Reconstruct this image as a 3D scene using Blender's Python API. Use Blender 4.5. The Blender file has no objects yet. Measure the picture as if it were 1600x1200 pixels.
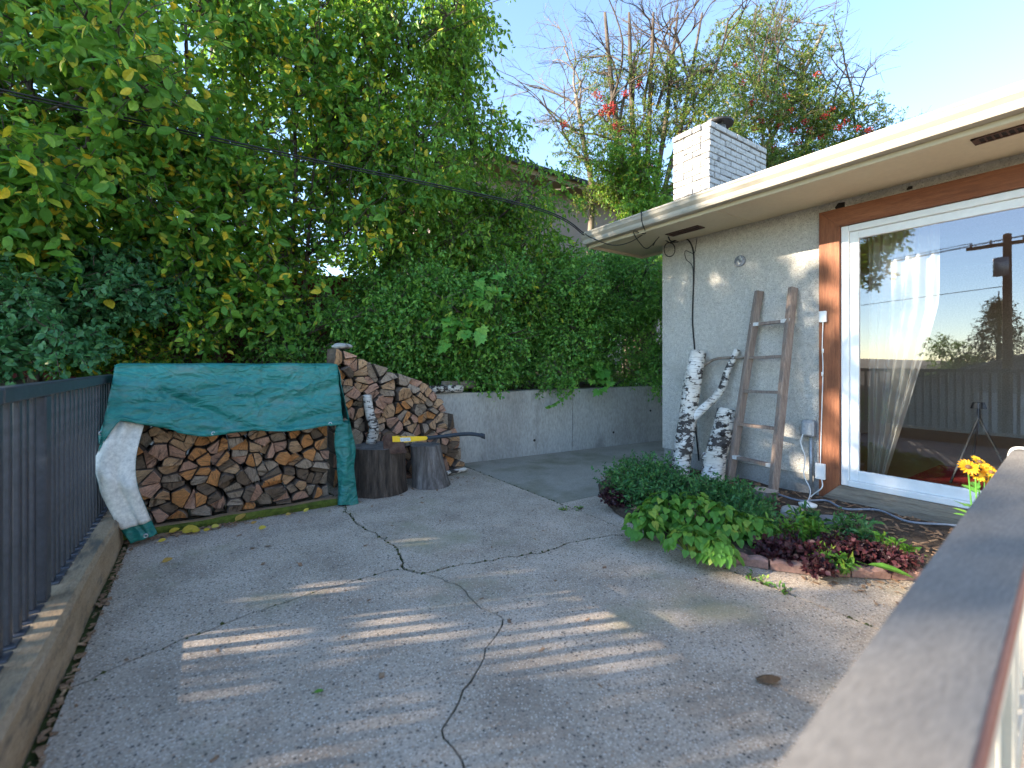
import bpy, bmesh, math, random
import numpy as np
from mathutils import Vector, Matrix, noise as mnoise

random.seed(7)
RNG = np.random.default_rng(11)
S = bpy.context.scene
COL = S.collection
R = math.radians

# ------------------------------------------------------------------ camera, world, sun, exposure
CAM_H = 1.2
FPX, CX, HY = 711.0, 800.0, 568.0            # focal length in photo pixels, principal column, horizon row
YAW = math.atan2(480.0, 711.0)               # house wall runs along world Y, patio in front along X
cd = bpy.data.cameras.new('camera'); cam = bpy.data.objects.new('camera', cd); COL.objects.link(cam)
cam.location = (0, 0, CAM_H); cam.rotation_euler = (R(90), 0, -YAW)
cd.lens = 16.0; cd.sensor_width = 36.0; cd.sensor_fit = 'HORIZONTAL'
cd.shift_y = -(600 - HY) / 1600.0
cd.clip_start = 0.05; cd.clip_end = 900
cd.dof.use_dof = True; cd.dof.focus_distance = 4.0; cd.dof.aperture_fstop = 1.5
S.camera = cam
SUN_EL = 24.0
SUN_AZ = math.atan2(-0.929, 0.368)           # from +Y towards +X
w = bpy.data.worlds.new('World'); S.world = w; w.use_nodes = True
nt = w.node_tree; nt.nodes.clear()
wo = nt.nodes.new('ShaderNodeOutputWorld'); bg = nt.nodes.new('ShaderNodeBackground')
sky = nt.nodes.new('ShaderNodeTexSky'); sky.sky_type = 'NISHITA'; sky.sun_disc = False
sky.sun_elevation = R(SUN_EL); sky.sun_rotation = SUN_AZ % (2 * math.pi)
sky.air_density = 1.0; sky.dust_density = 0.0; sky.ozone_density = 1.7; sky.altitude = 700
tc = nt.nodes.new('ShaderNodeTexCoord'); mp = nt.nodes.new('ShaderNodeMapping'); mp.inputs['Scale'].default_value = (1, 1, 2.2)
mp.inputs['Location'].default_value = (0.33, 0.1, 0.2)
cn = nt.nodes.new('ShaderNodeTexNoise'); cn.inputs['Scale'].default_value = 2.3; cn.inputs['Detail'].default_value = 7; cn.inputs['Roughness'].default_value = .55
cr = nt.nodes.new('ShaderNodeValToRGB'); cr.color_ramp.elements[0].position = .64; cr.color_ramp.elements[1].position = .80
cr.color_ramp.elements[1].color = (.8, .8, .8, 1)
mx = nt.nodes.new('ShaderNodeMix'); mx.data_type = 'RGBA'; mx.inputs[7].default_value = (3.4, 3.5, 3.7, 1)
nt.links.new(tc.outputs['Generated'], mp.inputs['Vector']); nt.links.new(mp.outputs['Vector'], cn.inputs['Vector'])
nt.links.new(cn.outputs['Fac'], cr.inputs['Fac']); nt.links.new(cr.outputs['Color'], mx.inputs[0])
nt.links.new(sky.outputs['Color'], mx.inputs[6]); nt.links.new(mx.outputs[2], bg.inputs['Color'])
bg.inputs['Strength'].default_value = 0.15
nt.links.new(bg.outputs['Background'], wo.inputs['Surface'])
sd = bpy.data.lights.new('sun', 'SUN'); sun = bpy.data.objects.new('sun', sd); COL.objects.link(sun)
sd.energy = 5.0; sd.angle = R(0.55); sd.color = (1.0, .87, .70)
ce, se = math.cos(R(SUN_EL)), math.sin(R(SUN_EL))
SDIR = Vector((math.sin(SUN_AZ) * ce, math.cos(SUN_AZ) * ce, se))
sun.rotation_euler = SDIR.to_track_quat('Z', 'Y').to_euler(); sun.location = SDIR * 60
vs = S.view_settings
vs.view_transform = 'Standard'; vs.look = 'None'; vs.exposure = 2.1; vs.gamma = 1; vs.use_curve_mapping = False
S.render.resolution_x = 1024; S.render.resolution_y = 768
S.render.engine = 'CYCLES'
S.cycles.max_bounces = 7; S.cycles.transparent_max_bounces = 8

# ------------------------------------------------------------------ helpers
CY_, SY_ = math.cos(YAW), math.sin(YAW)
def c2w(x, d, z): return Vector((CY_ * x + SY_ * d, -SY_ * x + CY_ * d, z))
def WD(px, py, d): return c2w((px - CX) * d / FPX, d, CAM_H - (py - HY) * d / FPX)          # photo pixel at a depth
def WZ(px, py, z): return WD(px, py, FPX * (CAM_H - z) / (py - HY))                          # ... on a level plane
def WY(px, py, Y):                                                                            # ... on a plane Y = const
    r = (px - CX) / FPX; d = Y / (-SY_ * r + CY_); return WD(px, py, d)
def WX(px, py, X):
    r = (px - CX) / FPX; d = X / (CY_ * r + SY_); return WD(px, py, d)

def tag(o, label=None, cat=None, group=None, kind=None):
    if label: o['label'] = label
    if cat: o['category'] = cat
    if group: o['group'] = group
    if kind: o['kind'] = kind
    return o
def empty(name, loc=(0, 0, 0), parent=None):
    o = bpy.data.objects.new(name, None); COL.objects.link(o); o.location = loc; o.empty_display_size = .1
    if parent: o.parent = parent
    return o
def link(name, me, parent=None, loc=None):
    o = bpy.data.objects.new(name, me); COL.objects.link(o)
    if parent: o.parent = parent
    if loc is not None: o.location = loc
    return o

class MB:
    """collects polygons, build() links them as one mesh object"""
    def __init__(s): s.v = []; s.f = []; s.m = []
    def poly(s, pts, mi=0):
        b = len(s.v); s.v += [tuple(p) for p in pts]; s.f.append(tuple(range(b, b + len(pts)))); s.m.append(mi)
    def add(s, verts, faces, mi=0):
        b = len(s.v); s.v += [tuple(p) for p in verts]
        for f in faces: s.f.append(tuple(i + b for i in f)); s.m.append(mi)
    def box(s, x0, x1, y0, y1, z0, z1, mi=0, c=0.0):
        if c <= 0:
            v = [(x, y, z) for z in (z0, z1) for y in (y0, y1) for x in (x0, x1)]
            s.add(v, [(0, 2, 3, 1), (4, 5, 7, 6), (0, 1, 5, 4), (2, 6, 7, 3), (0, 4, 6, 2), (1, 3, 7, 5)], mi); return s
        c = min(c, (x1 - x0) * .45, (y1 - y0) * .45, (z1 - z0) * .45)
        bm = bmesh.new(); bmesh.ops.create_cube(bm, size=1)
        for q in bm.verts: q.co = Vector((x0 + (q.co.x + .5) * (x1 - x0), y0 + (q.co.y + .5) * (y1 - y0), z0 + (q.co.z + .5) * (z1 - z0)))
        bmesh.ops.bevel(bm, geom=bm.edges[:], offset=c, segments=1, affect='EDGES')
        bm.verts.index_update()
        s.add([q.co[:] for q in bm.verts], [[q.index for q in f.verts] for f in bm.faces], mi); bm.free(); return s
    def obox(s, c, ax, ay, az, mi=0):
        """box from centre and three half vectors"""
        c, ax, ay, az = map(Vector, (c, ax, ay, az))
        v = [c + ax * x + ay * y + az * z for z in (-1, 1) for y in (-1, 1) for x in (-1, 1)]
        s.add(v, [(0, 2, 3, 1), (4, 5, 7, 6), (0, 1, 5, 4), (2, 6, 7, 3), (0, 4, 6, 2), (1, 3, 7, 5)], mi); return s
    def tube(s, pts, rad, n=8, mi=0, cap=True, noise=0.0, seed=0.0, capmi=None):
        pts = [Vector(p) for p in pts]
        if not hasattr(rad, '__len__'): rad = [rad] * len(pts)
        b = len(s.v); prev = None
        for i, p in enumerate(pts):
            t = (pts[min(i + 1, len(pts) - 1)] - pts[max(i - 1, 0)])
            if t.length < 1e-9: t = Vector((0, 0, 1))
            t.normalize()
            if prev is None:
                a = Vector((0, 0, 1)) if abs(t.z) < .9 else Vector((1, 0, 0)); x = t.cross(a).normalized()
            else:
                x = prev - t * prev.dot(t)
                x = x.normalized() if x.length > 1e-6 else t.orthogonal().normalized()
            prev = x; y = t.cross(x)
            for k in range(n):
                a = 2 * math.pi * k / n; r = rad[i]
                if noise: r *= 1 + noise * mnoise.noise(Vector((math.cos(a) * 1.7 + seed, math.sin(a) * 1.7 + p.z * 3, seed + p.x * 3 + p.y * 3)))
                s.v.append(tuple(p + x * (r * math.cos(a)) + y * (r * math.sin(a))))
        for i in range(len(pts) - 1):
            for k in range(n):
                s.f.append((b + i * n + k, b + i * n + (k + 1) % n, b + (i + 1) * n + (k + 1) % n, b + (i + 1) * n + k)); s.m.append(mi)
        if cap:
            cm = mi if capmi is None else capmi
            s.f.append(tuple(b + k for k in range(n))[::-1]); s.m.append(cm)
            s.f.append(tuple(b + (len(pts) - 1) * n + k for k in range(n))); s.m.append(cm)
        return s
    def grid(s, fn, nu, nv, mi=0):
        b = len(s.v)
        for j in range(nv + 1):
            for i in range(nu + 1): s.v.append(tuple(fn(i / nu, j / nv)))
        for j in range(nv):
            for i in range(nu):
                a = b + j * (nu + 1) + i; s.f.append((a, a + 1, a + nu + 2, a + nu + 1)); s.m.append(mi)
        return s
    def mesh(s, name, mats, smooth=False):
        me = bpy.data.meshes.new(name); me.from_pydata(s.v, [], s.f)
        if not isinstance(mats, (list, tuple)): mats = [mats]
        for m in mats: me.materials.append(m)
        if len(mats) > 1: me.polygons.foreach_set('material_index', s.m)
        if smooth: me.polygons.foreach_set('use_smooth', [True] * len(s.f))
        me.update(); return me
    def build(s, name, mats, parent=None, smooth=False, loc=None):
        return link(name, s.mesh(name, mats, smooth), parent, loc)

def spline(pts, n=8):
    """Catmull-Rom through points"""
    P = [Vector(p) for p in pts]; out = []
    for i in range(len(P) - 1):
        p0, p1, p2, p3 = P[max(i - 1, 0)], P[i], P[i + 1], P[min(i + 2, len(P) - 1)]
        for k in range(n):
            t = k / n
            out.append(.5 * ((2 * p1) + (p2 - p0) * t + (2 * p0 - 5 * p1 + 4 * p2 - p3) * t * t + (3 * p1 - p0 - 3 * p2 + p3) * t ** 3))
    out.append(P[-1]); return out

# ------------------------------------------------------------------ materials
def lin(c): return tuple((v / 12.92 if v <= .04045 else ((v + .055) / 1.055) ** 2.4) for v in c)
def new_mat(name):
    m = bpy.data.materials.new(name); m.use_nodes = True
    t = m.node_tree; b = t.nodes['Principled BSDF']; return m, t, b
def N(t, typ, **kw):
    n = t.nodes.new(typ)
    for k, v in kw.items():
        if k in n.inputs: n.inputs[k].default_value = v
        else: setattr(n, k, v)
    return n
def ramp(t, stops):
    r = t.nodes.new('ShaderNodeValToRGB'); e = r.color_ramp.elements
    while len(e) < len(stops): e.new(.5)
    for q, (p, c) in zip(e, stops): q.position = p; q.color = (*c, 1) if len(c) == 3 else c
    return r
def coords(t, stretch=(1, 1, 1), rnd=False):
    tc = t.nodes.new('ShaderNodeTexCoord'); mp = t.nodes.new('ShaderNodeMapping'); mp.inputs['Scale'].default_value = stretch
    t.links.new(tc.outputs['Object'], mp.inputs['Vector'])
    if rnd:
        oi = t.nodes.new('ShaderNodeObjectInfo'); ml = N(t, 'ShaderNodeMath', operation='MULTIPLY'); ml.inputs[1].default_value = 37.0
        t.links.new(oi.outputs['Random'], ml.inputs[0])
        ad = N(t, 'ShaderNodeVectorMath', operation='ADD'); t.links.new(mp.outputs['Vector'], ad.inputs[0]); t.links.new(ml.outputs[0], ad.inputs[1])
        return ad.outputs[0]
    return mp.outputs['Vector']
def mixc(t, fac, a, b, mode='MIX'):
    m = t.nodes.new('ShaderNodeMix'); m.data_type = 'RGBA'; m.blend_type = mode
    for i, q in ((0, fac), (6, a), (7, b)):
        if hasattr(q, 'links') or isinstance(q, bpy.types.NodeSocket): t.links.new(q, m.inputs[i])
        elif isinstance(q, (int, float)): m.inputs[i].default_value = q
        else: m.inputs[i].default_value = (*q, 1)
    return m.outputs[2]
def pmat(name, cols, scale=8, rough=.75, bump=.3, stretch=(1, 1, 1), fine=60, dirt=None, dirt_scale=2.0, dirt_lo=.5, dirt_hi=.7, rnd=False, spec=.3, bdist=.01, metal=0, speck=None, fc=(.72, 1.18)):
    """noise-coloured surface with fine relief, optional stains with their own shape and optional specks"""
    m, t, b = new_mat(name); v = coords(t, stretch, rnd)
    n1 = N(t, 'ShaderNodeTexNoise', Scale=scale, Detail=6.0, Roughness=.62); t.links.new(v, n1.inputs['Vector'])
    k = len(cols); r = ramp(t, [(.3 + .4 * i / max(k - 1, 1), c) for i, c in enumerate(cols)]); t.links.new(n1.outputs['Fac'], r.inputs['Fac'])
    c = r.outputs['Color']
    n2 = N(t, 'ShaderNodeTexNoise', Scale=fine, Detail=4.0, Roughness=.7); t.links.new(v, n2.inputs['Vector'])
    g = ramp(t, [(.3, (fc[0],) * 3), (.7, (fc[1],) * 3)]); t.links.new(n2.outputs['Fac'], g.inputs['Fac'])
    c = mixc(t, 1.0, c, g.outputs['Color'], 'MULTIPLY')
    if speck:
        for sc, lo, colr in speck:
            vo = N(t, 'ShaderNodeTexVoronoi', Scale=sc); t.links.new(v, vo.inputs['Vector'])
            rr = ramp(t, [(lo * .7, (1, 1, 1)), (lo, (0, 0, 0))]); t.links.new(vo.outputs['Distance'], rr.inputs['Fac'])
            wn = N(t, 'ShaderNodeTexWhiteNoise'); t.links.new(vo.outputs['Position'], wn.inputs['Vector'])
            th = ramp(t, [(.45, (0, 0, 0)), (.62, (1, 1, 1))]); t.links.new(wn.outputs['Value'], th.inputs['Fac'])
            ml = N(t, 'ShaderNodeMath', operation='MULTIPLY'); t.links.new(rr.outputs['Color'], ml.inputs[0]); t.links.new(th.outputs['Color'], ml.inputs[1])
            c = mixc(t, ml.outputs[0], c, colr)
    if dirt:
        n3 = N(t, 'ShaderNodeTexNoise', Scale=dirt_scale, Detail=7.0, Roughness=.65); t.links.new(v, n3.inputs['Vector'])
        d = ramp(t, [(dirt_lo, (0, 0, 0)), (dirt_hi, (1, 1, 1))]); t.links.new(n3.outputs['Fac'], d.inputs['Fac'])
        c = mixc(t, d.outputs['Color'], c, dirt)
    t.links.new(c, b.inputs['Base Color'])
    b.inputs['Roughness'].default_value = rough; b.inputs['Specular IOR Level'].default_value = spec; b.inputs['Metallic'].default_value = metal
    if bump:
        ad = N(t, 'ShaderNodeMath', operation='ADD'); t.links.new(n1.outputs['Fac'], ad.inputs[0]); t.links.new(n2.outputs['Fac'], ad.inputs[1])
        bp = N(t, 'ShaderNodeBump', Strength=bump, Distance=bdist); t.links.new(ad.outputs[0], bp.inputs['Height']); t.links.new(bp.outputs['Normal'], b.inputs['Normal'])
    return m
def leaf_mat(name, stops, rough=.5, trans=.45, tcol=(.22, .36, .02)):
    m, t, b = new_mat(name)
    at = t.nodes.new('ShaderNodeAttribute'); at.attribute_name = 'tint'
    oi = t.nodes.new('ShaderNodeObjectInfo')
    ad = N(t, 'ShaderNodeMath', operation='ADD'); t.links.new(at.outputs['Fac'], ad.inputs[0]); t.links.new(oi.outputs['Random'], ad.inputs[1])
    fr = N(t, 'ShaderNodeMath', operation='FRACT'); t.links.new(ad.outputs[0], fr.inputs[0])
    r = ramp(t, stops); t.links.new(fr.outputs[0], r.inputs['Fac'])
    tcn = t.nodes.new('ShaderNodeTexCoord'); n = N(t, 'ShaderNodeTexNoise', Scale=45.0, Detail=3.0); t.links.new(tcn.outputs['Object'], n.inputs['Vector'])
    g = ramp(t, [(.3, (.75,) * 3), (.7, (1.2,) * 3)]); t.links.new(n.outputs['Fac'], g.inputs['Fac'])
    c = mixc(t, 1.0, r.outputs['Color'], g.outputs['Color'], 'MULTIPLY')
    t.links.new(c, b.inputs['Base Color']); b.inputs['Roughness'].default_value = rough; b.inputs['Specular IOR Level'].default_value = .35
    tr = t.nodes.new('ShaderNodeBsdfTranslucent'); tm = mixc(t, .55, c, tcol); t.links.new(tm, tr.inputs['Color'])
    ms = t.nodes.new('ShaderNodeMixShader'); ms.inputs[0].default_value = trans
    out = t.nodes['Material Output']
    t.links.new(b.outputs[0], ms.inputs[1]); t.links.new(tr.outputs[0], ms.inputs[2]); t.links.new(ms.outputs[0], out.inputs['Surface'])
    return m

M = {}
M['soil'] = pmat('soil', [(.045, .032, .024), (.085, .062, .045), (.12, .09, .066)], 14, .95, .8, fine=90, bdist=.02, speck=[(45, .3, (.16, .11, .07))])
M['ground'] = pmat('ground', [(.05, .045, .03), (.09, .075, .05)], 3, .95, .6, fine=40, bdist=.02)
M['concrete'] = pmat('concrete', [(.33, .265, .205), (.47, .385, .30), (.58, .48, .385)], 2.6, .85, .9, fine=85, bdist=.01, fc=(.68, 1.22),
    speck=[(90, .42, (.23, .19, .155)), (105, .40, (.68, .60, .50)), (42, .26, (.10, .088, .075)), (62, .30, (.40, .28, .19)), (13, .10, (.12, .10, .085))], dirt=(.30, .28, .17), dirt_scale=1.1, dirt_lo=.54, dirt_hi=.72)
M['concrete_smooth'] = pmat('concrete_smooth', [(0.290, 0.265, 0.219), (0.377, 0.340, 0.281)], 2.2, .85, .4, fine=90, bdist=.005, dirt=(0.174, 0.163, 0.106), dirt_scale=1.3, speck=[(60, .25, (0.189, 0.170, 0.150))])
M['moss'] = pmat('moss', [(0.028, 0.036, 0.010), (0.060, 0.076, 0.016), (0.040, 0.032, 0.016)], 20, .95, .8, fine=120, bdist=.01)
M['retaining'] = pmat('retaining', [(.33, .31, .28), (.43, .41, .375), (.50, .475, .43)], 1.3, .85, .35, stretch=(1, 1, .35), fine=50, bdist=.006, dirt=(.17, .16, .14), dirt_scale=2.0, dirt_lo=.56, dirt_hi=.74)
M['curb'] = pmat('curb', [(.27, .18, .105), (.36, .26, .16), (.43, .33, .23)], 2.5, .9, .6, stretch=(3, .8, 3), fine=45, bdist=.01, dirt=(.13, .11, .085), dirt_scale=3.5, dirt_lo=.52, dirt_hi=.66)
M['fence_steel'] = pmat('fence_steel', [(.036, .039, .048), (.056, .06, .072)], 5, .42, .12, fine=40, spec=.5, dirt=(.11, .11, .115), dirt_scale=6, dirt_lo=.6, dirt_hi=.75)
M['stucco'] = pmat('stucco', [(0.529, 0.498, 0.441), (0.621, 0.588, 0.525), (0.713, 0.678, 0.610)], 26, .92, 1.0, fine=75, bdist=.02, fc=(.8, 1.15), speck=[(90, .40, (0.380, 0.353, 0.305))], dirt=(0.414, 0.381, 0.328), dirt_scale=1.2, dirt_lo=.56, dirt_hi=.8)
M['foundation'] = pmat('foundation', [(.30, .29, .27), (.40, .39, .36)], 3, .9, .4, fine=60, dirt=(.18, .17, .15), dirt_scale=3)
M['soffit'] = pmat('soffit', [(.56, .48, .33), (.61, .53, .37)], 3, .6, .08, fine=30, fc=(.95, 1.03))
M['gutter'] = pmat('gutter', [(0.360, 0.324, 0.259), (0.418, 0.382, 0.310)], 4, .5, .08, fine=40, spec=.5, dirt=(0.259, 0.238, 0.194), dirt_scale=5, stretch=(3, .6, 3), dirt_lo=.58, fc=(.95, 1.03))
M['vent'] = pmat('vent', [(.075, .04, .028), (.11, .06, .04)], 12, .7, .2)
M['shingle'] = pmat('shingle', [(.035, .035, .037), (.07, .068, .066)], 30, .95, .8, fine=120)
M['brick_white'] = pmat('brick_white', [(.42, .405, .38), (.54, .52, .49)], 9, .8, .7, fine=60, rnd=True, bdist=.012, dirt=(.17, .155, .145), dirt_scale=11, dirt_lo=.57, dirt_hi=.66)
M['mortar'] = pmat('mortar', [(.15, .14, .135), (.26, .25, .24)], 14, .95, .6, fine=60)
M['cedar'] = pmat('cedar', [(.17, .058, .026), (.23, .082, .036), (.28, .11, .05)], 5, .6, .3, stretch=(8, 8, .6), fine=30, rnd=True, dirt=(.12, .045, .02), dirt_scale=7, dirt_lo=.66, dirt_hi=.74)
M['cedar_h'] = pmat('cedar_h', [(.17, .058, .026), (.23, .082, .036), (.28, .11, .05)], 5, .6, .3, stretch=(8, .6, 8), fine=30, rnd=True, dirt=(.12, .045, .02), dirt_scale=7, dirt_lo=.66, dirt_hi=.74)
M['sill_wood'] = pmat('sill_wood', [(.20, .16, .12), (.30, .25, .19), (.36, .31, .25)], 6, .85, .5, stretch=(10, .7, 10), fine=30, dirt=(.13, .10, .075), dirt_scale=3)
M['vinyl'] = pmat('vinyl', [(.76, .77, .76), (.80, .81, .80)], 3, .35, .03, fine=20, spec=.5, dirt=(.6, .6, .58), dirt_scale=9, dirt_lo=.74, dirt_hi=.85, fc=(.95, 1.03))
M['white_plastic'] = pmat('white_plastic', [(.72, .72, .70), (.78, .78, .76)], 5, .4, .03, spec=.5, fc=(.95, 1.03))
M['grey_box'] = pmat('grey_box', [(.30, .32, .34), (.40, .42, .44)], 6, .45, .08, spec=.5, metal=.3)
M['black_cable'] = pmat('black_cable', [(.012, .012, .013), (.022, .022, .023)], 10, .5, 0)
M['grey_cable'] = pmat('grey_cable', [(.16, .19, .24), (.24, .27, .32)], 10, .5, 0)
M['dark_metal'] = pmat('dark_metal', [(.03, .03, .032), (.06, .055, .05)], 8, .5, .15, metal=.4)
M['zinc'] = pmat('zinc', [(.5, .5, .5), (.62, .62, .61)], 8, .4, .1, metal=.8)
M['tarp'] = pmat('tarp', [(.008, .135, .115), (.014, .185, .155), (.03, .22, .185)], 3, .48, .25, stretch=(1, 1, 2.5), fine=28, bdist=.008, spec=.5, dirt=(.10, .17, .15), dirt_scale=3.0, dirt_lo=.55, dirt_hi=.8)
_t = M['tarp'].node_tree; _b = _t.nodes['Principled BSDF']; _v = coords(_t, (1, 1, 1.6)); _h = None
for _sc, _k in ((3.1, 1.0), (7.5, .45)):
    _n = N(_t, 'ShaderNodeTexNoise', Scale=_sc, Detail=2.0, Distortion=.6); _t.links.new(_v, _n.inputs['Vector'])
    _s = N(_t, 'ShaderNodeMath', operation='SUBTRACT'); _s.inputs[1].default_value = .5; _t.links.new(_n.outputs['Fac'], _s.inputs[0]); _a = N(_t, 'ShaderNodeMath', operation='ABSOLUTE'); _t.links.new(_s.outputs[0], _a.inputs[0])
    _p = N(_t, 'ShaderNodeMath', operation='MULTIPLY'); _p.inputs[1].default_value = -_k; _t.links.new(_a.outputs[0], _p.inputs[0])
    if _h is None: _h = _p
    else: _q = N(_t, 'ShaderNodeMath', operation='ADD'); _t.links.new(_h.outputs[0], _q.inputs[0]); _t.links.new(_p.outputs[0], _q.inputs[1]); _h = _q
_bp = N(_t, 'ShaderNodeBump', Strength=.8, Distance=.10); _t.links.new(_h.outputs[0], _bp.inputs['Height'])
_ob = [n for n in _t.nodes if n.type == 'BUMP' and n != _bp][0]; _t.links.new(_bp.outputs['Normal'], _ob.inputs['Normal'])
M['tarp_white'] = pmat('tarp_white', [(.62, .59, .52), (.72, .69, .62)], 4, .6, .25, fine=40, spec=.4, dirt=(.45, .41, .33), dirt_scale=5, dirt_lo=.6, dirt_hi=.75)
M['timber'] = pmat('timber', [(.19, .12, .065), (.28, .19, .11)], 6, .9, .6, stretch=(.8, 8, 8), fine=35)
M['timber_moss'] = pmat('timber_moss', [(.05, .07, .01), (.10, .13, .018), (.14, .16, .03)], 14, .95, .8, fine=70, bdist=.015, dirt=(.10, .07, .04), dirt_scale=5, dirt_lo=.6)
def end_mat(name, cols, dirt):
    m = pmat(name, cols, 9, .85, 1.0, fine=42, rnd=True, bdist=.02, stretch=(1, 1, 4.5), dirt=dirt, dirt_scale=9, dirt_lo=.50, dirt_hi=.64)
    t = m.node_tree; mp = [n for n in t.nodes if n.type == 'MAPPING'][0]; tc_ = [n for n in t.nodes if n.type == 'TEX_COORD'][0]
    oi = t.nodes.new('ShaderNodeObjectInfo'); ml = N(t, 'ShaderNodeMath', operation='MULTIPLY'); ml.inputs[1].default_value = 113.0; t.links.new(oi.outputs['Random'], ml.inputs[0])
    vr = t.nodes.new('ShaderNodeVectorRotate'); vr.rotation_type = 'Y_AXIS'; t.links.new(tc_.outputs['Object'], vr.inputs['Vector']); t.links.new(ml.outputs[0], vr.inputs['Angle']); t.links.new(vr.outputs[0], mp.inputs['Vector'])
    wv = t.nodes.new('ShaderNodeTexWave'); wv.wave_type = 'RINGS'; wv.rings_direction = 'Y'; wv.inputs['Scale'].default_value = 42; wv.inputs['Distortion'].default_value = 3.0; wv.inputs['Detail'].default_value = 2.0; t.links.new(tc_.outputs['Object'], wv.inputs['Vector'])
    b = t.nodes['Principled BSDF']; src = b.inputs['Base Color'].links[0].from_socket; rg = ramp(t, [(.2, (.74, .70, .66)), (.8, (1.08, 1.08, 1.08))]); t.links.new(wv.outputs['Fac'], rg.inputs['Fac'])
    t.links.new(mixc(t, .8, src, rg.outputs['Color'], 'MULTIPLY'), b.inputs['Base Color'])
    return m
M['end_orange'] = end_mat('end_orange', [(0.574, 0.243, 0.084), (0.804, 0.359, 0.127), (0.900, 0.484, 0.201)], (0.294, 0.124, 0.052))
M['end_tan'] = end_mat('end_tan', [(0.516, 0.305, 0.168), (0.727, 0.448, 0.251), (0.861, 0.557, 0.335)], (0.191, 0.110, 0.064))
M['end_grey'] = end_mat('end_grey', [(0.368, 0.276, 0.200), (0.530, 0.407, 0.302), (0.647, 0.511, 0.386)], (0.177, 0.124, 0.084))
M['end_dark'] = end_mat('end_dark', [(0.154, 0.102, 0.067), (0.243, 0.168, 0.112), (0.320, 0.228, 0.157)], (0.077, 0.050, 0.034))
M['end_pink'] = end_mat('end_pink', [(0.498, 0.269, 0.176), (0.689, 0.394, 0.268), (0.784, 0.484, 0.352)], (0.206, 0.110, 0.077))
M['log_side'] = pmat('log_side', [(.09, .065, .05), (.16, .115, .085), (.25, .18, .13)], 12, .95, .9, stretch=(1, .3, 1), fine=50, rnd=True, bdist=.015)
M['stump_side'] = pmat('stump_side', [(.035, .026, .020), (.085, .064, .05), (.17, .13, .10)], 9, .95, 1.0, stretch=(2.5, 2.5, .35), fine=40, bdist=.025, dirt=(.30, .14, .05), dirt_scale=4, dirt_lo=.64, dirt_hi=.72)
M['stump_grey'] = pmat('stump_grey', [(.10, .085, .075), (.20, .175, .16), (.33, .30, .275)], 8, .95, 1.0, stretch=(3, 3, .35), fine=40, bdist=.025)
M['stump_top'] = pmat('stump_top', [(.09, .08, .07), (.15, .135, .12), (.20, .18, .16)], 10, .95, .8, fine=60, dirt=(.04, .035, .03), dirt_scale=6)
def birch():
    m, t, b = new_mat('birch_bark'); v = coords(t, (1, 1, 1), True)
    mp = N(t, 'ShaderNodeMapping'); mp.inputs['Scale'].default_value = (5, 5, 55); t.links.new(v, mp.inputs['Vector'])
    n = N(t, 'ShaderNodeTexNoise', Scale=2.0, Detail=3.0, Roughness=.6); t.links.new(mp.outputs[0], n.inputs['Vector'])          # thin lenticels
    r = ramp(t, [(.33, (.09, .075, .065)), (.40, (.50, .46, .42)), (.46, (.66, .63, .58)), (.75, (.74, .715, .67))]); t.links.new(n.outputs['Fac'], r.inputs['Fac'])
    mp2 = N(t, 'ShaderNodeMapping'); mp2.inputs['Scale'].default_value = (1, 1, 1.9); t.links.new(v, mp2.inputs['Vector'])
    n2 = N(t, 'ShaderNodeTexNoise', Scale=16.0, Detail=6.0, Roughness=.65); t.links.new(mp2.outputs[0], n2.inputs['Vector'])     # rough black plates
    n3 = N(t, 'ShaderNodeTexNoise', Scale=3.2, Detail=2.0); t.links.new(v, n3.inputs['Vector'])                                   # ... in clusters
    ad = N(t, 'ShaderNodeMath', operation='MULTIPLY_ADD'); ad.inputs[1].default_value = .75; t.links.new(n3.outputs['Fac'], ad.inputs[0]); t.links.new(n2.outputs['Fac'], ad.inputs[2])
    r2 = ramp(t, [(.915, (0, 0, 0)), (.955, (1, 1, 1))]); t.links.new(ad.outputs[0], r2.inputs['Fac'])
    c = mixc(t, r2.outputs['Color'], r.outputs['Color'], (.05, .042, .038))
    n4 = N(t, 'ShaderNodeTexNoise', Scale=4.0, Detail=4.0); t.links.new(v, n4.inputs['Vector'])
    r4 = ramp(t, [(.4, (1, 1, 1)), (.65, (.80, .74, .66))]); t.links.new(n4.outputs['Fac'], r4.inputs['Fac']); c = mixc(t, 1.0, c, r4.outputs['Color'], 'MULTIPLY')
    t.links.new(c, b.inputs['Base Color']); b.inputs['Roughness'].default_value = .75
    bp = N(t, 'ShaderNodeBump', Strength=.6, Distance=.008); bp.invert = True; t.links.new(r2.outputs['Color'], bp.inputs['Height']); t.links.new(bp.outputs['Normal'], b.inputs['Normal'])
    return m
M['birch'] = birch()
M['birch_cut'] = pmat('birch_cut', [(.30, .25, .20), (.42, .36, .30)], 15, .9, .5)
M['knot'] = pmat('knot', [(.02, .017, .015), (.05, .04, .035)], 20, .95, .8)
M['ladder_wood'] = pmat('ladder_wood', [(.17, .125, .10), (.25, .19, .155), (.33, .265, .22)], 7, .9, .5, stretch=(9, 9, .6), fine=35)
M['tape'] = pmat('tape', [(.55, .54, .52), (.66, .65, .63)], 10, .6, .1)
M['yellow'] = pmat('yellow', [(.82, .48, .015), (.88, .54, .02)], 4, .4, .04, spec=.5, fc=(.95, 1.03))
M['axe_steel'] = pmat('axe_steel', [(.06, .035, .028), (.11, .06, .045), (.15, .10, .08)], 18, .6, .3, metal=.5)
M['axe_handle'] = pmat('axe_handle', [(.022, .027, .034), (.035, .042, .052)], 10, .5, .1)
M['print_grey'] = pmat('print_grey', [(.30, .30, .30), (.5, .5, .5)], 30, .6, 0)
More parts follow.
